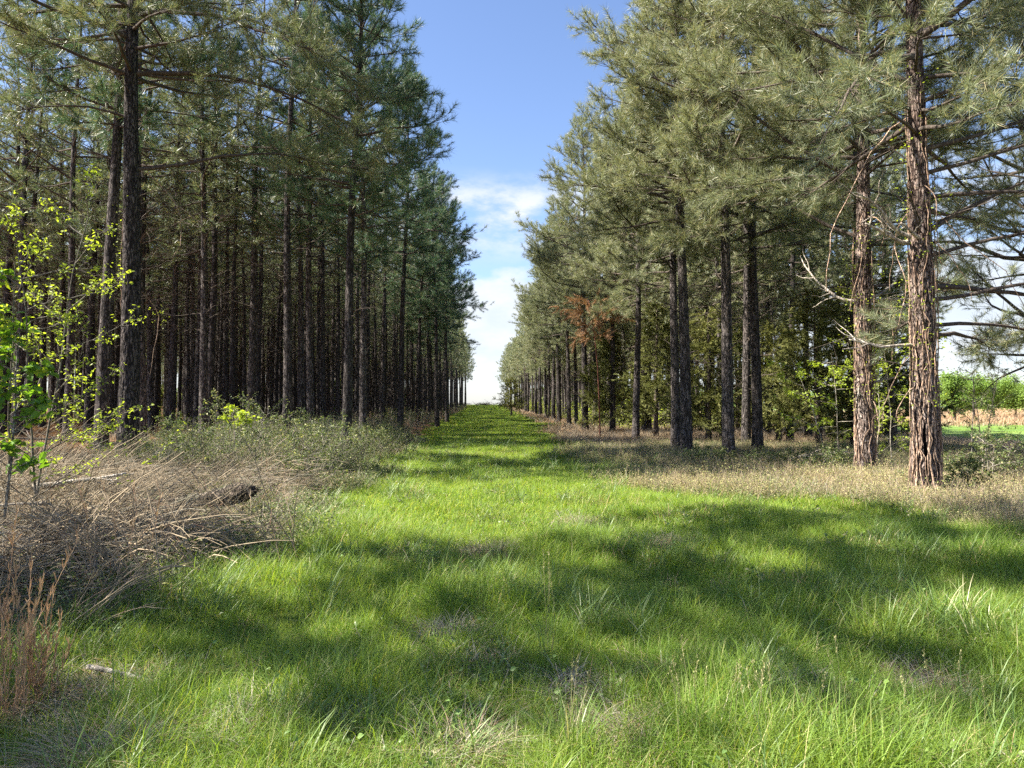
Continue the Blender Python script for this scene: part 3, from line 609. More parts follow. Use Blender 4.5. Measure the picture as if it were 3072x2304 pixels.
# bare, strawy and weedy spots that break up the lane turf
vr = [dry_proto(340, 45, .14, .16, .005, 'dry', (.8, 2.0)), weed_proto(341, 10, .14, .16, .03, 'grass_blue', 'stem', 10, .7), dry_proto(342, 30, .12, .22, .0045, 'sedge', (.2, 1.2)), weed_proto(343, 4, .16, .22, .008, 'flower', 'grass_blue', 2, .8, .002), grass_proto(50, .12, .34, .006, 344, 'grass_blue', (.3, 1.5), 4)]
X, Y = in_poly_lane(9000, 2.2, 26); Xn, Yn = in_poly_lane(6000, 2.0, 8); X = np.concatenate([X, Xn]); Y = np.concatenate([Y, Yn])
fld = np.sin(X*2.3+1)*np.sin(Y*1.4)+.6*np.sin(X*5.1+Y*3.2)
edge = np.minimum(X-lane_left(Y), lane_right(Y)-X) < .7
k = (fld > .70) | (edge & (rng.uniform(0, 1, len(X)) < .6)) | (rng.uniform(0, 1, len(X)) < .10) | ((abs(Y-23) < .7) & (rng.uniform(0, 1, len(X)) < .8)); X, Y = X[k], Y[k]
idx = rng.choice([0, 0, 0, 0, 1, 1, 2, 3, 4, 4, 4], len(X)); idx = np.where(abs(Y-23) < .7, 0, idx)
scatter('turf_weeds', pts(X, Y), rng.uniform(0, 6.28, len(X)), rng.uniform(.6, 1.3, len(X))*(1+.02*Y), idx, vr, 'straw, clover-like weeds and coarse blades mixed through the lane turf')
SX = np.concatenate([a_+rng.normal(0, r_*.55, int(160*r_)) for a_, b_, r_ in STRAW]); SY = np.concatenate([b_+rng.normal(0, r_*.6, int(160*r_)) for a_, b_, r_ in STRAW])
scatter('matted_straw', pts(SX, SY), rng.uniform(0, 6.28, len(SX)), rng.uniform(.7, 1.3, len(SX)), rng.integers(0, 3, len(SX)), [dry_proto(345, 60, .13, .20, .0038, 'dry', (.7, 2.0), 5), dry_proto(346, 40, .12, .15, .004, 'dry_dark', (.7, 2.0), 5), dry_proto(347, 45, .12, .24, .0035, 'dry_grey', (.4, 1.8), 5)], 'matted dead straw showing through the turf')
# left bank: dead tangle of long stalks
def tangle_proto(seed, n, rad, h, mat, sw=0.0034):
    r = np.random.default_rng(seed); mb = MB()
    for _ in range(n):
        a = r.uniform(0, 6.28); d = rad*math.sqrt(r.uniform()); L = h*r.uniform(.5, 1.3)
        az = r.normal(-0.7, 1.3); P = path([d*math.cos(a), d*math.sin(a), -0.02], [math.cos(az)*.8, math.sin(az)*.8, r.uniform(.15, 1.0)], L, 7, r, 0.13, -0.13)
        P[:, 2] = np.maximum(P[:, 2], -0.02+r.uniform(0, .06)); tube(mb, P, np.linspace(sw*r.uniform(.8, 1.6), sw*.4, 7), 3, 0, False)
    return mb.build('p', [MT[mat]], link=False)
tp = [tangle_proto(350+k, [30, 24, 28, 8][k], .35, [.62, .5, .75, .7][k], ['dry_grey', 'dry', 'dry_dark', 'dry'][k], [.0024, .0028, .0025, .0048][k]) for k in range(4)]
def leftbank(X, Y): return (X < lane_left(Y)+rng.normal(-.1, .2, len(X))) & cone(X, Y)
X, Y = region(7000, -15, -1.5, 3.4, 13.5, lambda X, Y: leftbank(X+.45, Y) & (Y > 4.4+rng.normal(0, .3, len(X))))
hump = 0.16+0.0*X
scatter('dead_stalk_tangle', pts(X, Y, 0)+np.stack([0*X, 0*X, rng.uniform(0, .28, len(X))*sstep(-2.6, -4.0, X)], -1), rng.uniform(-1.6, 1.6, len(X)), rng.uniform(.6, 1.5, len(X))*(.75+.5*np.sin(X*1.3)*np.sin(Y*1.1)), rng.integers(0, 4, len(X)), tp, 'grey tangle of dead bent stalks on the left bank')
X, Y = region(6500, -13, -1.6, 3.0, 15, lambda X, Y: leftbank(X+.1, Y))
scatter('dry_grass', pts(X, Y), rng.uniform(0, 6.28, len(X)), rng.uniform(.5, 1.25, len(X)), rng.choice([0, 0, 1, 2], len(X)), [dry_proto(360, 60, .28, .34, .005, 'dry', (.6, 2.0)), dry_proto(361, 50, .28, .5, .0045, 'dry_grey', (.3, 1.8)), dry_proto(362, 40, .25, .4, .0045, 'sedge', (.2, 1.4))], 'matted straw under the dead stalks of the left bank')
X, Y = region(9500, -10, -1.0, 3.0, 18, lambda X, Y: (X < lane_left(Y)+0.25) & (X > lane_left(Y)-.5-2.0*rng.exponential(1, len(X))) & cone(X, Y))
scatter('bank_greenery', pts(X, Y), rng.uniform(0, 6.28, len(X)), rng.uniform(.5, 1.25, len(X)), rng.integers(0, 2, len(X)), [weed_proto(370, 14, .25, .28, .03, 'brush', 'stem'), grass_proto(60, .2, .25, .007, 371, 'grass_blue')], 'low green weeds and grass on the left bank')
X, Y = region(2600, -14, -2.2, 10.8, 30, lambda X, Y: (X < lane_left(Y)+.2) & cone(X, Y) & (rng.uniform(0, 1, len(X)) < np.where(X > -7, .8, .3)))
scatter('dry_grass', pts(X, Y), rng.uniform(0, 6.28, len(X)), rng.uniform(.5, 1.2, len(X)), rng.choice([0, 0, 1, 2], len(X)), [dry_proto(326+k, 36, .25, .40, .007, ['dry', 'dry_grey', 'sedge'][k]) for k in range(3)], 'tan and russet dry grass along the left forest edge')
# taller brush at the left forest edge
bp = [weed_proto(380+k, 22, .45, .85+.15*k, .036, 'brush', 'stem', 18, .6, .005) for k in range(3)]
X, Y = region(2200, -15, -2.4, 10.5, 34, lambda X, Y: (X < lane_left(Y)-0.35-0.2*rng.exponential(1, len(X))) & cone(X, Y) & (X > -6.0-.10*Y))
kk = rng.uniform(0, 1, len(X)) < np.where(Y < 12, .2, np.where(Y < 15, .5, .75)); X, Y = X[kk], Y[kk]
scatter('brush', pts(X, Y), rng.uniform(0, 6.28, len(X)), rng.uniform(.35, .9, len(X)), rng.integers(0, 3, len(X)), bp, 'knee-high green brush along the left forest edge')
bf = [weed_proto(390, 26, 1.0, 1.2, .09, 'brush', 'stem', 16, .6, .01), weed_proto(391, 20, .9, 1.1, .07, 'dry_grey', 'dry', 14, .4, .012), weed_proto(392, 26, 1.0, 1.3, .10, 'leaf_bright', 'stem', 10, .6, .01)]
X, Y = region(2600, -44, -3.0, 32, 200, lambda X, Y: (X < lane_left(Y)-.6) & ((X > -6.5) | (rng.uniform(0, 1, len(X)) < .12)) & cone(X, Y))
scatter('brush', pts(X, Y), rng.uniform(0, 6.28, len(X)), rng.uniform(.4, .95, len(X)), np.where(X > -6.5, rng.integers(0, 2, len(X)), rng.choice([0, 0, 2], len(X))), bf, 'brush and brambles deeper along the left plantation')
X, Y = region(700, 6, 24, 40, 200, lambda X, Y: (X > 7) & (X < .6*Y))
scatter('brush', pts(X, Y), rng.uniform(0, 6.28, len(X)), rng.uniform(.5, 1.3, len(X)), rng.choice([0, 1, 1], len(X)), [weed_proto(395, 26, 1.0, 1.2, .09, 'brush', 'stem', 16, .6, .01), weed_proto(396, 26, 1.0, 1.6, .10, 'leaf_bright', 'stem', 12, .6, .01)], 'green undergrowth between the far right-hand pines')
# forest-floor litter: loose straw and twigs inside the stands
lit = []
for k in range(2):
    r = np.random.default_rng(400+k); mb = MB(); n = 160
    c0 = np.stack([r.uniform(-.6, .6, n), r.uniform(-.6, .6, n), r.uniform(0, .05, n)], -1); d = r.normal(0, 1, (n, 3)); d[:, 2] *= .15
    needles(mb, c0, d, 2, .22, .008, r, (0.1, .5)); lit.append(mb.build('p', [MT['needle_dead']], link=False))
X, Y = region(3500, -30, 24, 16, 70, lambda X, Y: ((X < -5) | (X > 6.5)) & cone(X, Y) & (X < .62*Y))
scatter('pine_straw', pts(X, Y), rng.uniform(0, 6.28, len(X)), rng.uniform(.8, 1.4, len(X)), rng.integers(0, 2, len(X)), lit, 'reddish fallen pine straw under the trees')

# ------------------------------------------------------------------ climbing vines on the two near right pines
def vine(x, y, r0, seed, label, n, zmax, lean=-0.006, leafz=(1.6, 7.5), nleaf=900, loose=5):
    r = np.random.default_rng(seed); S, Lf = MB(), MB(); Q = []
    root = thing('climbing_vine', g3(x, y), label, 'vine', 'vines climbing the near right pines')
    for k in range(n):
        top = r.uniform(0.35, 1)*zmax; m_ = int(top*7)+4; z = np.linspace(-.1, top, m_)
        th = r.uniform(0, 6.28)+np.cumsum(r.normal(0, .22, m_))*0.6+r.normal(0, .25)*z
        rad = r0*(0.95-0.90*(z/15.5)**1.15)+.012+r0*.42*np.exp(-np.clip(z, 0, None)/.35)+0.012+np.abs(np.cumsum(r.normal(0, .006, m_)))
        P = np.stack([rad*np.cos(th)+lean*z, rad*np.sin(th), z], -1); w_ = r.uniform(.006, .017)
        S = MB(); tube(S, P, np.linspace(w_, w_*.5, m_), 5, 0, False); S.build('stem', MT['vine'], root); Q.append(P[z > leafz[0]])
    for k in range(loose):
        z0 = r.uniform(1.5, 6.5); az = r.uniform(0, 6.28)
        P = path([r0*math.cos(az)+lean*z0, r0*math.sin(az), z0], [math.cos(az), math.sin(az), -.5], z0*r.uniform(.25, .6), 12, r, .22, -.25); P[:, 2] = np.maximum(P[:, 2], .02)
        S = MB(); tube(S, P, np.linspace(.010, .005, 12), 4, 0, False); S.build('stem', MT['vine'], root); Q.append(P[:6])
    Q = np.concatenate(Q)
    A = Q[r.integers(0, len(Q), nleaf//8)]; A = A[np.argsort(r.uniform(0, 1, len(A)))][:max(10, nleaf//14)]
    C = np.repeat(A, 14, 0)+r.normal(0, .12, (len(A)*14, 3)); leaves(Lf, C, .055, r, 0, None, .5)
    Lf.build('leaves', MT['leaf_bright'], root)
vine(*R1, 0.195, 501, 'thick twisted vine stems wrapping the nearest right pine', 24, 7.5, nleaf=800, loose=7)
vine(*R2, 0.172, 502, 'twisted vine stems wrapping the second right pine', 20, 6.0, 0.002, nleaf=700, loose=7)
vine(-7.55, 16.0, 0.185, 503, 'thin pale vine climbing the left edge of the tallest left pine', 4, 8.0, 0.006, (4.5, 8), 60, 2)
# pale dead limbs sticking out of the two near right pines
def dead_limb(x, y, z, specs, seed, label):
    r = np.random.default_rng(seed); S = MB()
    for (az, up, L, rad, wob, gv) in specs:
        d = [math.cos(az)*math.cos(up), math.sin(az)*math.cos(up), math.sin(up)]
        P = path([0, 0, z], d, L, 12, r, wob, gv); tube(S, P, np.linspace(rad, rad*.3, 12), 6, 0, True)
        for q in range(5):
            i_ = r.integers(3, 11); P2 = path(P[i_], unit(P[i_]-P[i_-1])+r.normal(0, .6, 3), L*r.uniform(.2, .45), 7, r, .2, gv); tube(S, P2, np.linspace(rad*.4, .003, 7), 4, 0, False)
    root = bpy.data.objects.new
    return S
for (rt, xy, zz_, specs, sd_) in ((0, R1, 4.3, [(2.75, .25, 1.5, .045, .12, 0), (2.5, .02, 1.1, .05, .14, .02), (-2.4, .1, .8, .04, .1, .02)], 61), (0, R1, 2.55, [(2.9, .1, 1.5, .03, .08, 0)], 62),
                              (0, R2, 3.7, [(3.0, .2, 1.9, .035, .12, .05), (.2, .35, 1.8, .035, .1, .03), (-.2, 0, 1.6, .03, .1, -.02)], 63), (0, R2, 1.95, [(.1, .25, 1.1, .035, .08, .02), (-3.0, -.1, .5, .03, .2, -.1)], 64)):
    S = dead_limb(0, 0, zz_, specs, sd_, '')
    par = [o_ for o_ in sc.collection.objects if o_.name.startswith('pine_tree') and abs(o_.location.x-xy[0]) < .01 and abs(o_.location.y-xy[1]) < .01][0]
    ob = S.build('dead_limb', MT['deadwood'], par)

# ------------------------------------------------------------------ saplings, shrubs, cedars
def hardwood(seed, H, spread, nst=1, nb=14, leafL=.05, per=10, mats=('stem', 'leaf_bright'), lean=(0, 0), bz=.2, wid=.5, upb=.5, r0=.014, tip=.35, leafn=3):
    r = np.random.default_rng(seed); S, Lf = MB(), MB()
    for s_ in range(nst):
        P = path([r.normal(0, .06*nst), r.normal(0, .06*nst), -.1], [lean[0]+r.normal(0, .05+.1*(nst > 1)), lean[1]+r.normal(0, .05+.1*(nst > 1)), 1], H*r.uniform(.8, 1), 12, r, .05, .02)
        tube(S, P, np.linspace(r0, r0*.3, 12), 6, 0, False)
        for b_ in range(nb):
            f = (bz+(1-bz)*(b_+r.uniform(0, 1))/nb)*11; i_ = min(10, int(f)); q = P[i_]+(P[i_+1]-P[i_])*(f-i_)
            az = b_*2.4+r.normal(0, .4); L = spread*r.uniform(.6, 1.1)*(1.15-.6*f/11)
            BP = path(q, [math.cos(az), math.sin(az), upb], L, 8, r, .13, .02); tube(S, BP, np.linspace(r0*.5, .002, 8), 4, 0, False)
            for t_ in range(per):
                j = r.integers(3, 8); tp_ = BP[j]; td = unit(unit(BP[j]-BP[j-1])+r.normal(0, .6, 3)); tl = L*r.uniform(.08, .3)
                TP = path(tp_, td, tl, 4, r, .15, .03); tube(S, TP, np.linspace(.003, .0012, 4), 3, 0, False)
                Q = np.concatenate([TP[2:3]]*leafn+[TP[3:4]]*leafn)+r.normal(0, leafL*.35, (leafn*2, 3)); leaves(Lf, Q, leafL, r, 0, r.normal(0, 1, (len(Q), 3))*[1, 1, .5]+UP*-.25, wid)
    return S, Lf
def put_hardwood(name, x, y, label, cat, group=None, rz=0, dz=0, **k):
    mats = k.pop('mats', ('stem', 'leaf_bright')); S, Lf = hardwood(mats=mats, **k)
    root = thing(name, g3(x, y, dz), label, cat, group, rz); S.build('stems', MT[mats[0]], root); Lf.build('leaves', MT[mats[1]], root); return root
put_hardwood('leafy_sapling', -4.85, 7.9, 'slender sapling with small yellow-green spring leaves in front of the tallest left pine', 'sapling', seed=601, H=3.6, spread=1.2, nst=3, nb=16, leafL=.042, per=13, bz=.12, lean=(.09, 0), leafn=3)
put_hardwood('broadleaf_sapling', -4.42, 7.0, 'sapling with big drooping green leaves at the left picture edge', 'sapling', seed=602, H=3.1, spread=.5, nst=2, nb=13, leafL=.10, per=7, bz=.3, wid=.62, mats=('stem', 'leaf_mid'), lean=(.03, 0), leafn=2)
put_hardwood('leafy_sapling', px(525, 13), 13.0, 'small bright-leaved shoot standing above the dead stalks at centre left', 'sapling', seed=603, H=1.75, spread=.5, nb=7, leafL=.08, per=6, bz=.75)
put_hardwood('leafy_sapling', px(1835, 15.8), 15.8, 'bright yellow-green sapling branches left of the second right pine', 'sapling', seed=604, H=3.1, spread=1.0, nst=2, nb=10, leafL=.07, per=11, bz=.3, upb=.15, leafn=3)
put_hardwood('leafy_sapling', px(1930, 16.5), 16.8, 'light green undergrowth sapling between the two vine-wrapped pines', 'sapling', seed=605, H=3.4, spread=1.0, nst=3, nb=10, leafL=.06, per=10, bz=.15)
put_hardwood('leafy_sapling', px(2135, 14.5), 14.5, 'thin upright sapling with dark twigs in front of the open field', 'sapling', seed=606, H=2.9, spread=.6, nst=3, nb=10, leafL=.04, per=7, bz=.15, mats=('stem', 'brush'))
put_hardwood('leafy_sapling', px(2200, 13.5), 13.8, 'low green bush at the right picture edge beside the thin upright sapling', 'sapling', seed=607, H=1.2, spread=.7, nst=4, nb=8, leafL=.05, per=9, bz=.1, mats=('stem', 'brush'))
for k_, (p_, Y, H_, lab) in enumerate([(620, 13.5, 1.3, 'rounded green shrub under the stout mid-forest pine'), (690, 15.5, 1.4, 'green shrub under the greyish forest-edge pine'), (560, 15.5, 1.5, 'green shrub right of the small bright shoot'),
                                       (800, 19, 1.0, 'low shrub just past the large lane-side pine on the left'), (430, 12.8, 1.1, 'sparse shrub with pale leaves beside the tallest left pine'), (860, 22, .9, 'low grey-green shrub nearest the left edge of the grass'),
                                       (1010, 13, .0, ''), (1545, 17.6, .6, 'small green shrub at the foot of the clean straight pine'), (1690, 17, .6, 'small green shrub in front of the mossy-sided pine'), (1800, 15.4, .7, 'small green shrub before the second right pine'), (2080, 12.3, .7, 'green shrub at the foot of the nearest right pine')]):
    if H_ > 0: put_hardwood('shrub', px(p_, Y), Y, lab, 'shrub', 'green shrubs along the stand edges', seed=620+k_, H=H_, spread=.6*H_+.15, nst=6, nb=8, leafL=.045, per=9, bz=.1, mats=('stem', 'brush'), r0=.008)
def cedar(x, y, H, Rm, seed, label):
    r = np.random.default_rng(seed); T, B, C = MB(), MB(), MB()
    V, F, axis, rad = trunk_mesh(H, .06+.008*H, r, 10, .25); T.add(V, F, 0, True); PC, PD = [], []
    for b_ in range(int(H*16)):
        t_ = (b_+r.uniform())/(H*16); z = .5+t_*(H-.6); az = b_*2.4+r.normal(0, .5); L = Rm*(1-t_)**.7*r.uniform(.5, 1.15)+.12
        P = path(axis(z), [math.cos(az), math.sin(az), .35], L, 7, r, .14, -.02); tube(B, P, np.linspace(.014, .003, 7), 4, 0, False)
        for q in range(int(L*11)+3):
            j = r.integers(2, 7); td = unit(unit(P[j]-P[j-1])+r.normal(0, .6, 3)); TP = path(P[j], td, r.uniform(.2, .5), 5, r, .15, -.05); PC.append(TP[1:]); PD.append(np.gradient(TP, axis=0)[1:])
    needles(C, np.concatenate(PC), np.concatenate(PD), 12, .12, .020, r, (.1, 1.0))
    root = thing('cedar_tree', g3(x, y), label, 'cedar tree', 'understory cedars in the right stand', 0)
    T.build('trunk', MT['twig'], root); B.build('branches', MT['twig'], root); C.build('crown', MT['cedar'], root)
for k_, (p_, Y, H_, Rm, lab) in enumerate([(1322, 38, 5.6, 1.9, 'cedar with sunlit left side behind the red-stemmed sapling'), (1420, 33, 6.2, 1.9, 'bushy cedar between the stub-bearing pine and the close pair'), (1535, 27, 5.0, 1.7, 'cedar between the close pair and the clean straight pine'),
        (1600, 36, 6.0, 2.0, 'cedar partly hidden by the clean straight pine'), (1690, 27, 4.6, 1.6, 'cedar right of the mossy-sided pine'), (1780, 24, 5.4, 1.8, 'dark cedar left of the second right pine'),
        (1850, 29, 6.5, 2.1, 'tall dark cedar directly behind the second right pine'), (1945, 23, 5.8, 1.8, 'dark cedar in the gap between the two vine-wrapped pines'), (1105, 88, 4.5, 2.2, 'dark bushy cedar beside the far right edge of the lane')]):
    cedar(px(p_, Y), Y, H_, Rm, 700+k_, lab)
# red-stemmed sapling with dead brown top
r = np.random.default_rng(7); S, C, B = MB(), MB(), MB(); P = path([0, 0, -.1], [0, 0, 1], 6.0, 20, r, .02, .02); tube(S, P, np.linspace(.035, .012, 20), 8)
PC, PD = [], []
for b_ in range(17):
    i_ = r.integers(14, 20); az = r.uniform(0, 6.28); L = r.uniform(.5, 1.5); BP = path(P[i_], [math.cos(az), math.sin(az), .25], L, 7, r, .12, -.04); tube(B, BP, np.linspace(.012, .003, 7), 4, 0, False)
    for q in range(9):
        j = r.integers(2, 7); TP = path(BP[j], unit(unit(BP[j]-BP[j-1])+r.normal(0, .5, 3)), .4, 5, r, .15, -.03); PC.append(TP[1:]); PD.append(np.gradient(TP, axis=0)[1:])
needles(C, np.concatenate(PC), np.concatenate(PD), 12, .17, .016, r)
root = thing('dying_sapling', g3(px(1297, 31), 31.0), 'thin red-stemmed sapling with a rust-brown dying top', 'sapling'); S.build('trunk', MT['red_stem'], root); B.build('branches', MT['red_stem'], root); C.build('crown', MT['needle_dead'], root)

# ------------------------------------------------------------------ fallen wood
def limb_thing(name, x, y, az, up, L, rad, seed, label, mat='deadwood', twigs=5, z0=.12, wob=.04, cat='branch'):
    r = np.random.default_rng(seed); S, W = MB(), MB(); P = path([0, 0, z0], [math.cos(az)*math.cos(up), math.sin(az)*math.cos(up), math.sin(up)], L, 16, r, wob, 0)
    tube(S, P, np.linspace(rad, rad*.45, 16), 10, 0, True, .07, r)
    root = thing(name, g3(x, y), label, cat); S.build('stem', MT[mat], root)
    if twigs:
        for q in range(twigs):
            i_ = r.integers(3, 15); P2 = path(P[i_], unit(P[i_]-P[i_-1])+r.normal(0, .6, 3)+UP*.2, L*r.uniform(.15, .4), 7, r, .12, 0); P2[:, 2] = np.maximum(P2[:, 2], .02); tube(W, P2, np.linspace(rad*.4, .003, 7), 5, 0, False)
        W.build('twigs', MT[mat], root)
limb_thing('fallen_branch', px(1700, 18), 18.0, .55, .12, 2.6, .045, 801, 'long pale fallen branch slanting up toward the second right pine')
limb_thing('fallen_branch', px(1735, 17), 17.2, .35, .08, 1.6, .03, 802, 'shorter fallen branch lying just below the long slanting one')
limb_thing('fallen_branch', px(140, 9.0), 8.6, .35, .10, .95, .035, 803, 'grey fallen branch lying in the dead stalks at left', z0=.38, twigs=7)
limb_thing('fallen_branch', px(20, 7.8), 7.6, .5, .12, .6, .022, 804, 'short pale stick low in the dead stalks by the left picture edge', z0=.30)
limb_thing('bleached_stick', px(215, 4.35), 4.35, -.25, 0, .6, .016, 805, 'white bleached stick lying flat in the near left grass', z0=.10, twigs=0, cat='stick')
limb_thing('fallen_branch', px(330, 19), 19.5, 3.3, .03, 3.5, .05, 806, 'dark fallen branch on the forest floor by the tallest left pine', 'twig', z0=.15)
limb_thing('fallen_branch', px(2240, 22), 22, 2.9, 0.1, 2.2, .04, 807, 'thin fallen branch between the nearest right pine and the field', z0=.15) if False else None
r = np.random.default_rng(9); S, E = MB(), MB(); P = path([0, 0, .17], [1, .10, .01], 1.5, 22, r, .06, 0); rr_ = .05+.065*np.linspace(0, 1, 22)**.5+.015*np.sin(np.linspace(0, 9, 22)); rr_[-4:] *= [.97, .9, .74, .45]; tube(S, P, rr_, 22, 0, True, .2, r);
for q in range(9): tube(E, path(P[-2]+r.normal(0, .03, 3), [1, r.normal(0, .35), r.normal(0, .3)], r.uniform(.06, .16), 4, r, .1, 0), np.linspace(.018, .004, 4), 5, 0, True)
for q in range(0): i_ = 4+q*6; tube(S, path(P[i_], [r.normal(0, .3), -.6, .8], .28, 5, r, .1, 0), np.linspace(.04, .02, 5), 6, 0, True)
root = thing('rotten_log', g3(px(300, 9.3), 9.3), 'dark rotten log end lying on the left bank above the dead stalks', 'log'); S.build('bark_shell', MT['rotten'], root); E.build('broken_end', MT['rotten'], root)
# brush pile and end of the lane
r = np.random.default_rng(12); S, Lf = MB(), MB()
for q in range(90): tube(S, path([r.normal(0, 1.3), r.normal(0, .8), r.uniform(0, .5)], r.normal(0, 1, 3)*[1, 1, .25], r.uniform(1, 2.4), 6, r, .1, -.02), np.linspace(.05, .015, 6), 5)
leaves(Lf, r.normal(0, 1, (900, 3))*[1.3, .7, .25]+[0, 0, .45], .14, r)
root = thing('brush_pile', g3(px(1052, 198)-1.0, 198), 'low dark brush pile at the far end of the lane', 'brush pile'); S.build('branches', MT['twig'], root); Lf.build('leaves', MT['brush'], root)

# ------------------------------------------------------------------ tussocks and stalks that stand out
def tussock(x, y, label, h, n, rad, wid, mat, seed, lean=(.3, 1.6), name='grass_tussock', cat='grass clump', grp=None, seg=5, heads=0):
    r = np.random.default_rng(seed); mb = MB(); a = r.uniform(0, 6.28, n); d = rad*np.sqrt(r.uniform(0, 1, n)); Bp = np.stack([d*np.cos(a), d*np.sin(a), np.full(n, -.04)], -1)
    blades(mb, Bp, h*r.uniform(.4, 1.1, n), wid*r.uniform(.6, 1.2, n), r.uniform(*lean, n), r, seg, az=a+r.normal(0, .6, n))
    if heads:
        root = thing(name, g3(x, y), label, cat, grp); mb.build('blades', MT[mat], root); hs_ = MB()
        for q in range(heads):
            P = path([r.normal(0, rad*.5), r.normal(0, rad*.5), 0], [r.normal(0, .12), r.normal(0, .12), 1], h*r.uniform(.9, 1.35), 9, r, .04, 0); tube(hs_, P, np.linspace(.0014, .0008, 9), 3, 0, False)
            c0 = np.repeat(P[-2:], 16, 0)+r.normal(0, .003, (32, 3)); c0[:, 2] += r.uniform(-.02, .02, 32); leaves(hs_, c0, .010, r, 0, UP+r.normal(0, .3, (32, 3)), .4)
        hs_.build('seed_heads', MT['flower'], root); return
    o_ = mb.build(name, MT[mat]); o_.location = g3(x, y); tag(o_, label, cat, grp)
gx = lambda p_, q_: (px(p_, 1184/(q_*.46293-403)), 1184/(q_*.46293-403))
TG = 'grass clumps standing out of the lane turf'
for k_, (p_, q_, h, n, rad, wid, mat, lean, lab, heads) in enumerate([
    (960, 1640, .36, 260, .13, .005, 'grass_blue', (.5, 1.7), 'arching green tussock at bottom centre', 0), (1000, 1650, .34, 220, .14, .004, 'dry', (.4, 1.8), 'straw-coloured dead clump at bottom centre', 0),
    (1230, 1640, .40, 160, .07, .006, 'grass_blue', (.1, .9), 'upright bright green clump right of the bottom-centre straw clump', 3), (1060, 1195, .34, 150, .22, .007, 'dry_dark', (.1, .9), 'dark dry clump in the sunlit middle of the lane', 0),
    (990, 1370, .22, 160, .14, .006, 'dry_grey', (.5, 1.7), 'small grey dead clump left of the lane centre', 0), (600, 1600, .34, 240, .2, .007, 'grass_blue', (.4, 1.6), 'dark green clump in the shade at bottom left of centre', 0),
    (230, 1640, .36, 260, .16, .004, 'dry', (.8, 1.8), 'pale curled straw clump at the bottom left', 0), (290, 1560, .22, 160, .1, .004, 'dry_grey', (.8, 1.8), 'grey curled dead clump at the bottom left', 0),
    (1650, 1480, .30, 240, .2, .007, 'grass_blue', (.3, 1.6), 'broad-bladed green clump right of the lane centre', 0), (1450, 1500, .24, 140, .13, .006, 'grass_blue', (.4, 1.5), 'blue-green clump left of the broad-bladed one', 0),
    (1930, 1390, .42, 260, .26, .009, 'grass_blue', (.3, 1.5), 'tall arching clump on the right, farther of the pair', 0), (2080, 1370, .44, 260, .26, .009, 'grass_blue', (.2, 1.3), 'tall upright clump near the right picture edge', 0), (2190, 1420, .46, 240, .24, .009, 'grass_blue', (.2, 1.3), 'tall clump cut by the right picture edge', 0),
    (1480, 1650, .34, 120, .14, .005, 'grass_blue', (.3, 1.3), 'seed-headed green clump at the bottom, right of centre', 9), (1640, 1655, .32, 120, .14, .005, 'grass_blue', (.3, 1.3), 'second seed-headed clump, nearest the bottom edge', 7),
    (1840, 1620, .30, 200, .2, .006, 'grass', (.2, 1.2), 'yellow-green clump low on the right', 4), (2060, 1600, .32, 220, .22, .006, 'grass', (.3, 1.3), 'dense yellow-green clump at the bottom right', 5), (780, 1450, .26, 160, .16, .006, 'grass_blue', (.3, 1.5), 'green clump left of the lane centre in shade', 0),
    (1180, 1440, .5, 40, .06, .004, 'grass_blue', (.1, .7), 'sparse tall seed stalks near the lane centre', 4), (830, 1150, .3, 120, .18, .010, 'dry_dark', (.2, 1.2), 'brownish clump at the left rim of the sunlit patch', 0)]):
    X_, Y_ = gx(p_, q_); tussock(X_, max(Y_, 2.75), lab, h, n, rad, wid, mat, 900+k_, lean, grp=TG, heads=heads)
SG = 'reddish broomsedge clumps on the left'
for k_, (p_, q_, h, lab) in enumerate([(55, 1530, .92, 'tall reddish broomsedge clump nearest the left picture edge'), (95, 1500, .7, 'reddish broomsedge clump just right of the tallest one'), (5, 1480, 1.0, 'broomsedge clump cut by the left picture edge'), (268, 1310, .95, 'thin orange-brown stalks standing in the dead tangle')]):
    X_, Y_ = gx(p_, q_); r = np.random.default_rng(950+k_); S_, L_ = MB(), MB(); root = thing('broomsedge_clump', g3(X_, Y_), lab, 'grass clump', SG)
    for q in range(14 if k_ < 3 else 5):
        P = path([r.normal(0, .07), r.normal(0, .07), -.03], [r.normal(0, .13), r.normal(0, .13), 1], h*r.uniform(.5, 1.1), 12, r, .035, 0); tube(S_, P, np.linspace(.0028, .0012, 12), 4, 0, False)
        m_ = 34; f = r.uniform(.15, 1, m_)*11; i0 = np.minimum(f.astype(int), 10); c0 = P[i0]+(P[i0+1]-P[i0])*(f-i0)[:, None]; leaves(L_, c0, .075, r, 0, UP+r.normal(0, .22, (m_, 3)), .09)
    blades(L_, np.stack([r.normal(0, .06, 60), r.normal(0, .06, 60), np.full(60, -.03)], -1), h*r.uniform(.2, .55, 60), .004, r.uniform(.3, 1.6, 60), r, 4)
    S_.build('stalks', MT['sedge'], root); L_.build('leaves', MT['sedge'], root)
r = np.random.default_rng(33)
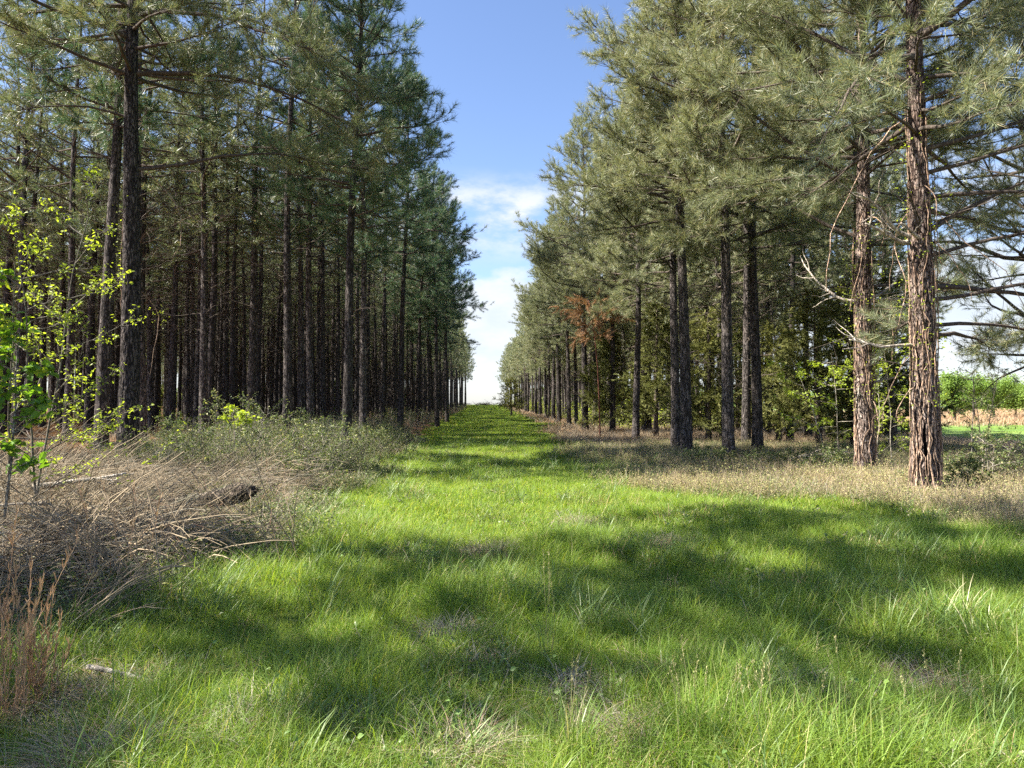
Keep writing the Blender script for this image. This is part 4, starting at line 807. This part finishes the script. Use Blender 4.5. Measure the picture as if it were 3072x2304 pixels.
for k_, (p_, q_, az, L, lab) in enumerate([(310, 1290, 2.3, 1.5, 'longest arching dead stalk spray, leaning left over the tangle'), (420, 1260, 2.5, 1.2, 'arching dead stalk spray in the middle of the tangle'), (620, 1220, 2.2, 1.25, 'leaning pale stalk spray at the right rim of the tangle'), (560, 1180, 2.4, 1.1, 'pale stalk spray below the rotten log'), (180, 1350, .7, 1.0, 'low dead stalk spray by the broomsedge')]):
    X_, Y_ = gx(p_, q_); mb = MB()
    for q in range(14):
        P = path([r.normal(0, .12), r.normal(0, .12), 0], [math.cos(az+r.normal(0, .3)), r.normal(0, .3), r.uniform(.7, 1.6)], L*r.uniform(.6, 1.1), 12, r, .05, -.05); tube(mb, P, np.linspace(.0060, .0022, 12), 4, 0, False)
        for j in (5, 7, 9, 10):
            P2 = path(P[j], unit(P[j]-P[j-1])+r.normal(0, .35, 3), .16, 4, r, .15, 0); tube(mb, P2, np.linspace(.0035, .0015, 4), 3, 0, False)
    o_ = mb.build('dead_stalk_spray', MT['dry']); o_.location = g3(X_, Y_); tag(o_, lab, 'dead stalks', 'sprays of dead stalks on the left bank')

# ------------------------------------------------------------------ beyond the stands
def crown_tree(seed, H, Rm, leafL, n, mat='far_leaf', low=.15, name=None, x=0, y=0, label=None, cat='tree', grp=None):
    r = np.random.default_rng(seed); T, C = MB(), MB(); V, F, axis, rad = trunk_mesh(H*.8, .03*H, r, 8, .5); T.add(V, F, 0, True); Q = []
    for b_ in range(16):
        z = H*r.uniform(low, .75); az = r.uniform(0, 6.28); L = Rm*r.uniform(.5, 1); P = path(axis(z), [math.cos(az), math.sin(az), .7], L, 6, r, .15, .02); tube(T, P, np.linspace(.012*H, .01, 6), 4, 0, False)
        for j in range(2, 6): Q.append(P[j]+r.normal(0, .13*Rm, (n//64, 3)))
    Q.append(axis(H*.8)+r.normal(0, .2*Rm, (n//10, 3))); Q = np.concatenate(Q); leaves(C, Q, leafL, r, 0, None, .7)
    if name: root = thing(name, g3(x, y), label, cat, grp); T.build('trunk', MT['twig'], root); C.build('crown', MT[mat], root); return
    J = MB()
    for kk_, mbx in enumerate((T, C)):
        off = J.n
        for v_ in mbx.V: J.V.append(v_); J.n += len(v_)
        for f_, _, s_ in mbx.F: J.F.append((f_+off, kk_, s_))
    return J.build('p', [MT['twig'], MT[mat]], link=False)
for k_, (p_, Y, H_, Rm, lab) in enumerate([(2085, 72, 5.4, 2.6, 'pale green leafy tree in the field, seen right beside the nearest right pine'), (2130, 84, 4.6, 3.0, 'wide light green bush tree in the field behind the thin sapling'), (2175, 88, 4.4, 3.2, 'bright green round tree in the field near the right picture edge'), (2225, 92, 3.6, 3.0, 'bright green tree cut by the right picture edge')]):
    crown_tree(1000+k_, H_, Rm*(.8+.12*k_), .20, 5200+900*k_, name='field_tree', x=px(p_, Y), y=Y, label=lab, grp='light green trees out in the field')
rng = np.random.default_rng(88)
ft = [crown_tree(1100+k, 9+k, 4.2, .8, 1500, 'far_needle' if k % 2 else 'far_leaf', .05) for k in range(3)]
P = []
for k_ in range(900):
    a = rng.uniform(-60, 60); d = rng.uniform(330, 520); a = a if abs(a) > 7 else a+math.copysign(9, a); P.append(g3(d*math.tan(R(a))*.55, d, -.5))
P = np.array(P); scatter('distant_trees', P, rng.uniform(0, 6.28, len(P)), rng.uniform(.6, 1.15, len(P)), rng.integers(0, 3, len(P)), ft, 'distant line of trees beyond the field')
fg = [dry_proto(1300+k, 60, 1.2, [.7, .9, .5][k], .05, ['dry', 'sedge', 'grass'][k], (.2, 1.0), 3) for k in range(3)]
n = 5200; X = rng.uniform(12, 110, n); Y = rng.uniform(24, 135, n); k = (X > .56*Y) & (X < .78*Y+2) & ((Y > 62) | (rng.uniform(0, 1, n) < .5)); X, Y = X[k], Y[k]
scatter('field_grass', pts(X, Y), rng.uniform(0, 6.28, len(X)), np.where(Y < 60, .35, rng.uniform(.5, 1.1, len(X))), np.where(Y < 60, 2, rng.choice([0, 0, 1], len(X))), fg, 'rough tan and green grass of the open field')
ht = [crown_tree(1310+k, 6+k, 3.6, .5, 1500, 'far_needle' if k else 'far_leaf', .02) for k in range(2)]
n = 60; Y = rng.uniform(150, 200, n); X = Y*rng.uniform(.58, .80, n); P = pts(X, Y, -.8); scatter('distant_trees', P, rng.uniform(0, 6.28, n), rng.uniform(.5, 1.1, n), rng.integers(0, 2, n), ht, 'ragged hedge line at the back of the open field')
# the left plantation runs on beyond the rows one can count, with leafy growth along its back
n = 380; X = rng.uniform(-125, -43, n); Y = rng.uniform(28, 200, n); k = abs(X) < .70*Y+6
P = pts(X[k], Y[k]); scatter('pine_woods', P, rng.uniform(0, 6.28, len(P)), rng.uniform(.9, 1.08, len(P)), rng.integers(0, 2, len(P)), [joined_far('L', 0), joined_far('L', 1)], 'unbroken depth of the left plantation')
bw = [crown_tree(1200+k, 4.5, 2.2, .30, 1500, 'brush', .05) for k in range(2)]
n = 120; X = np.concatenate([rng.uniform(-70, -12, n), rng.uniform(9, 22, 60)]); Y = np.concatenate([rng.uniform(60, 200, n), rng.uniform(60, 200, 60)])
P = pts(X, Y); scatter('understory', P, rng.uniform(0, 6.28, len(P)), rng.uniform(.35, 1.0, len(P)), rng.integers(0, 2, len(P)), bw, 'leafy understory far inside the stands')
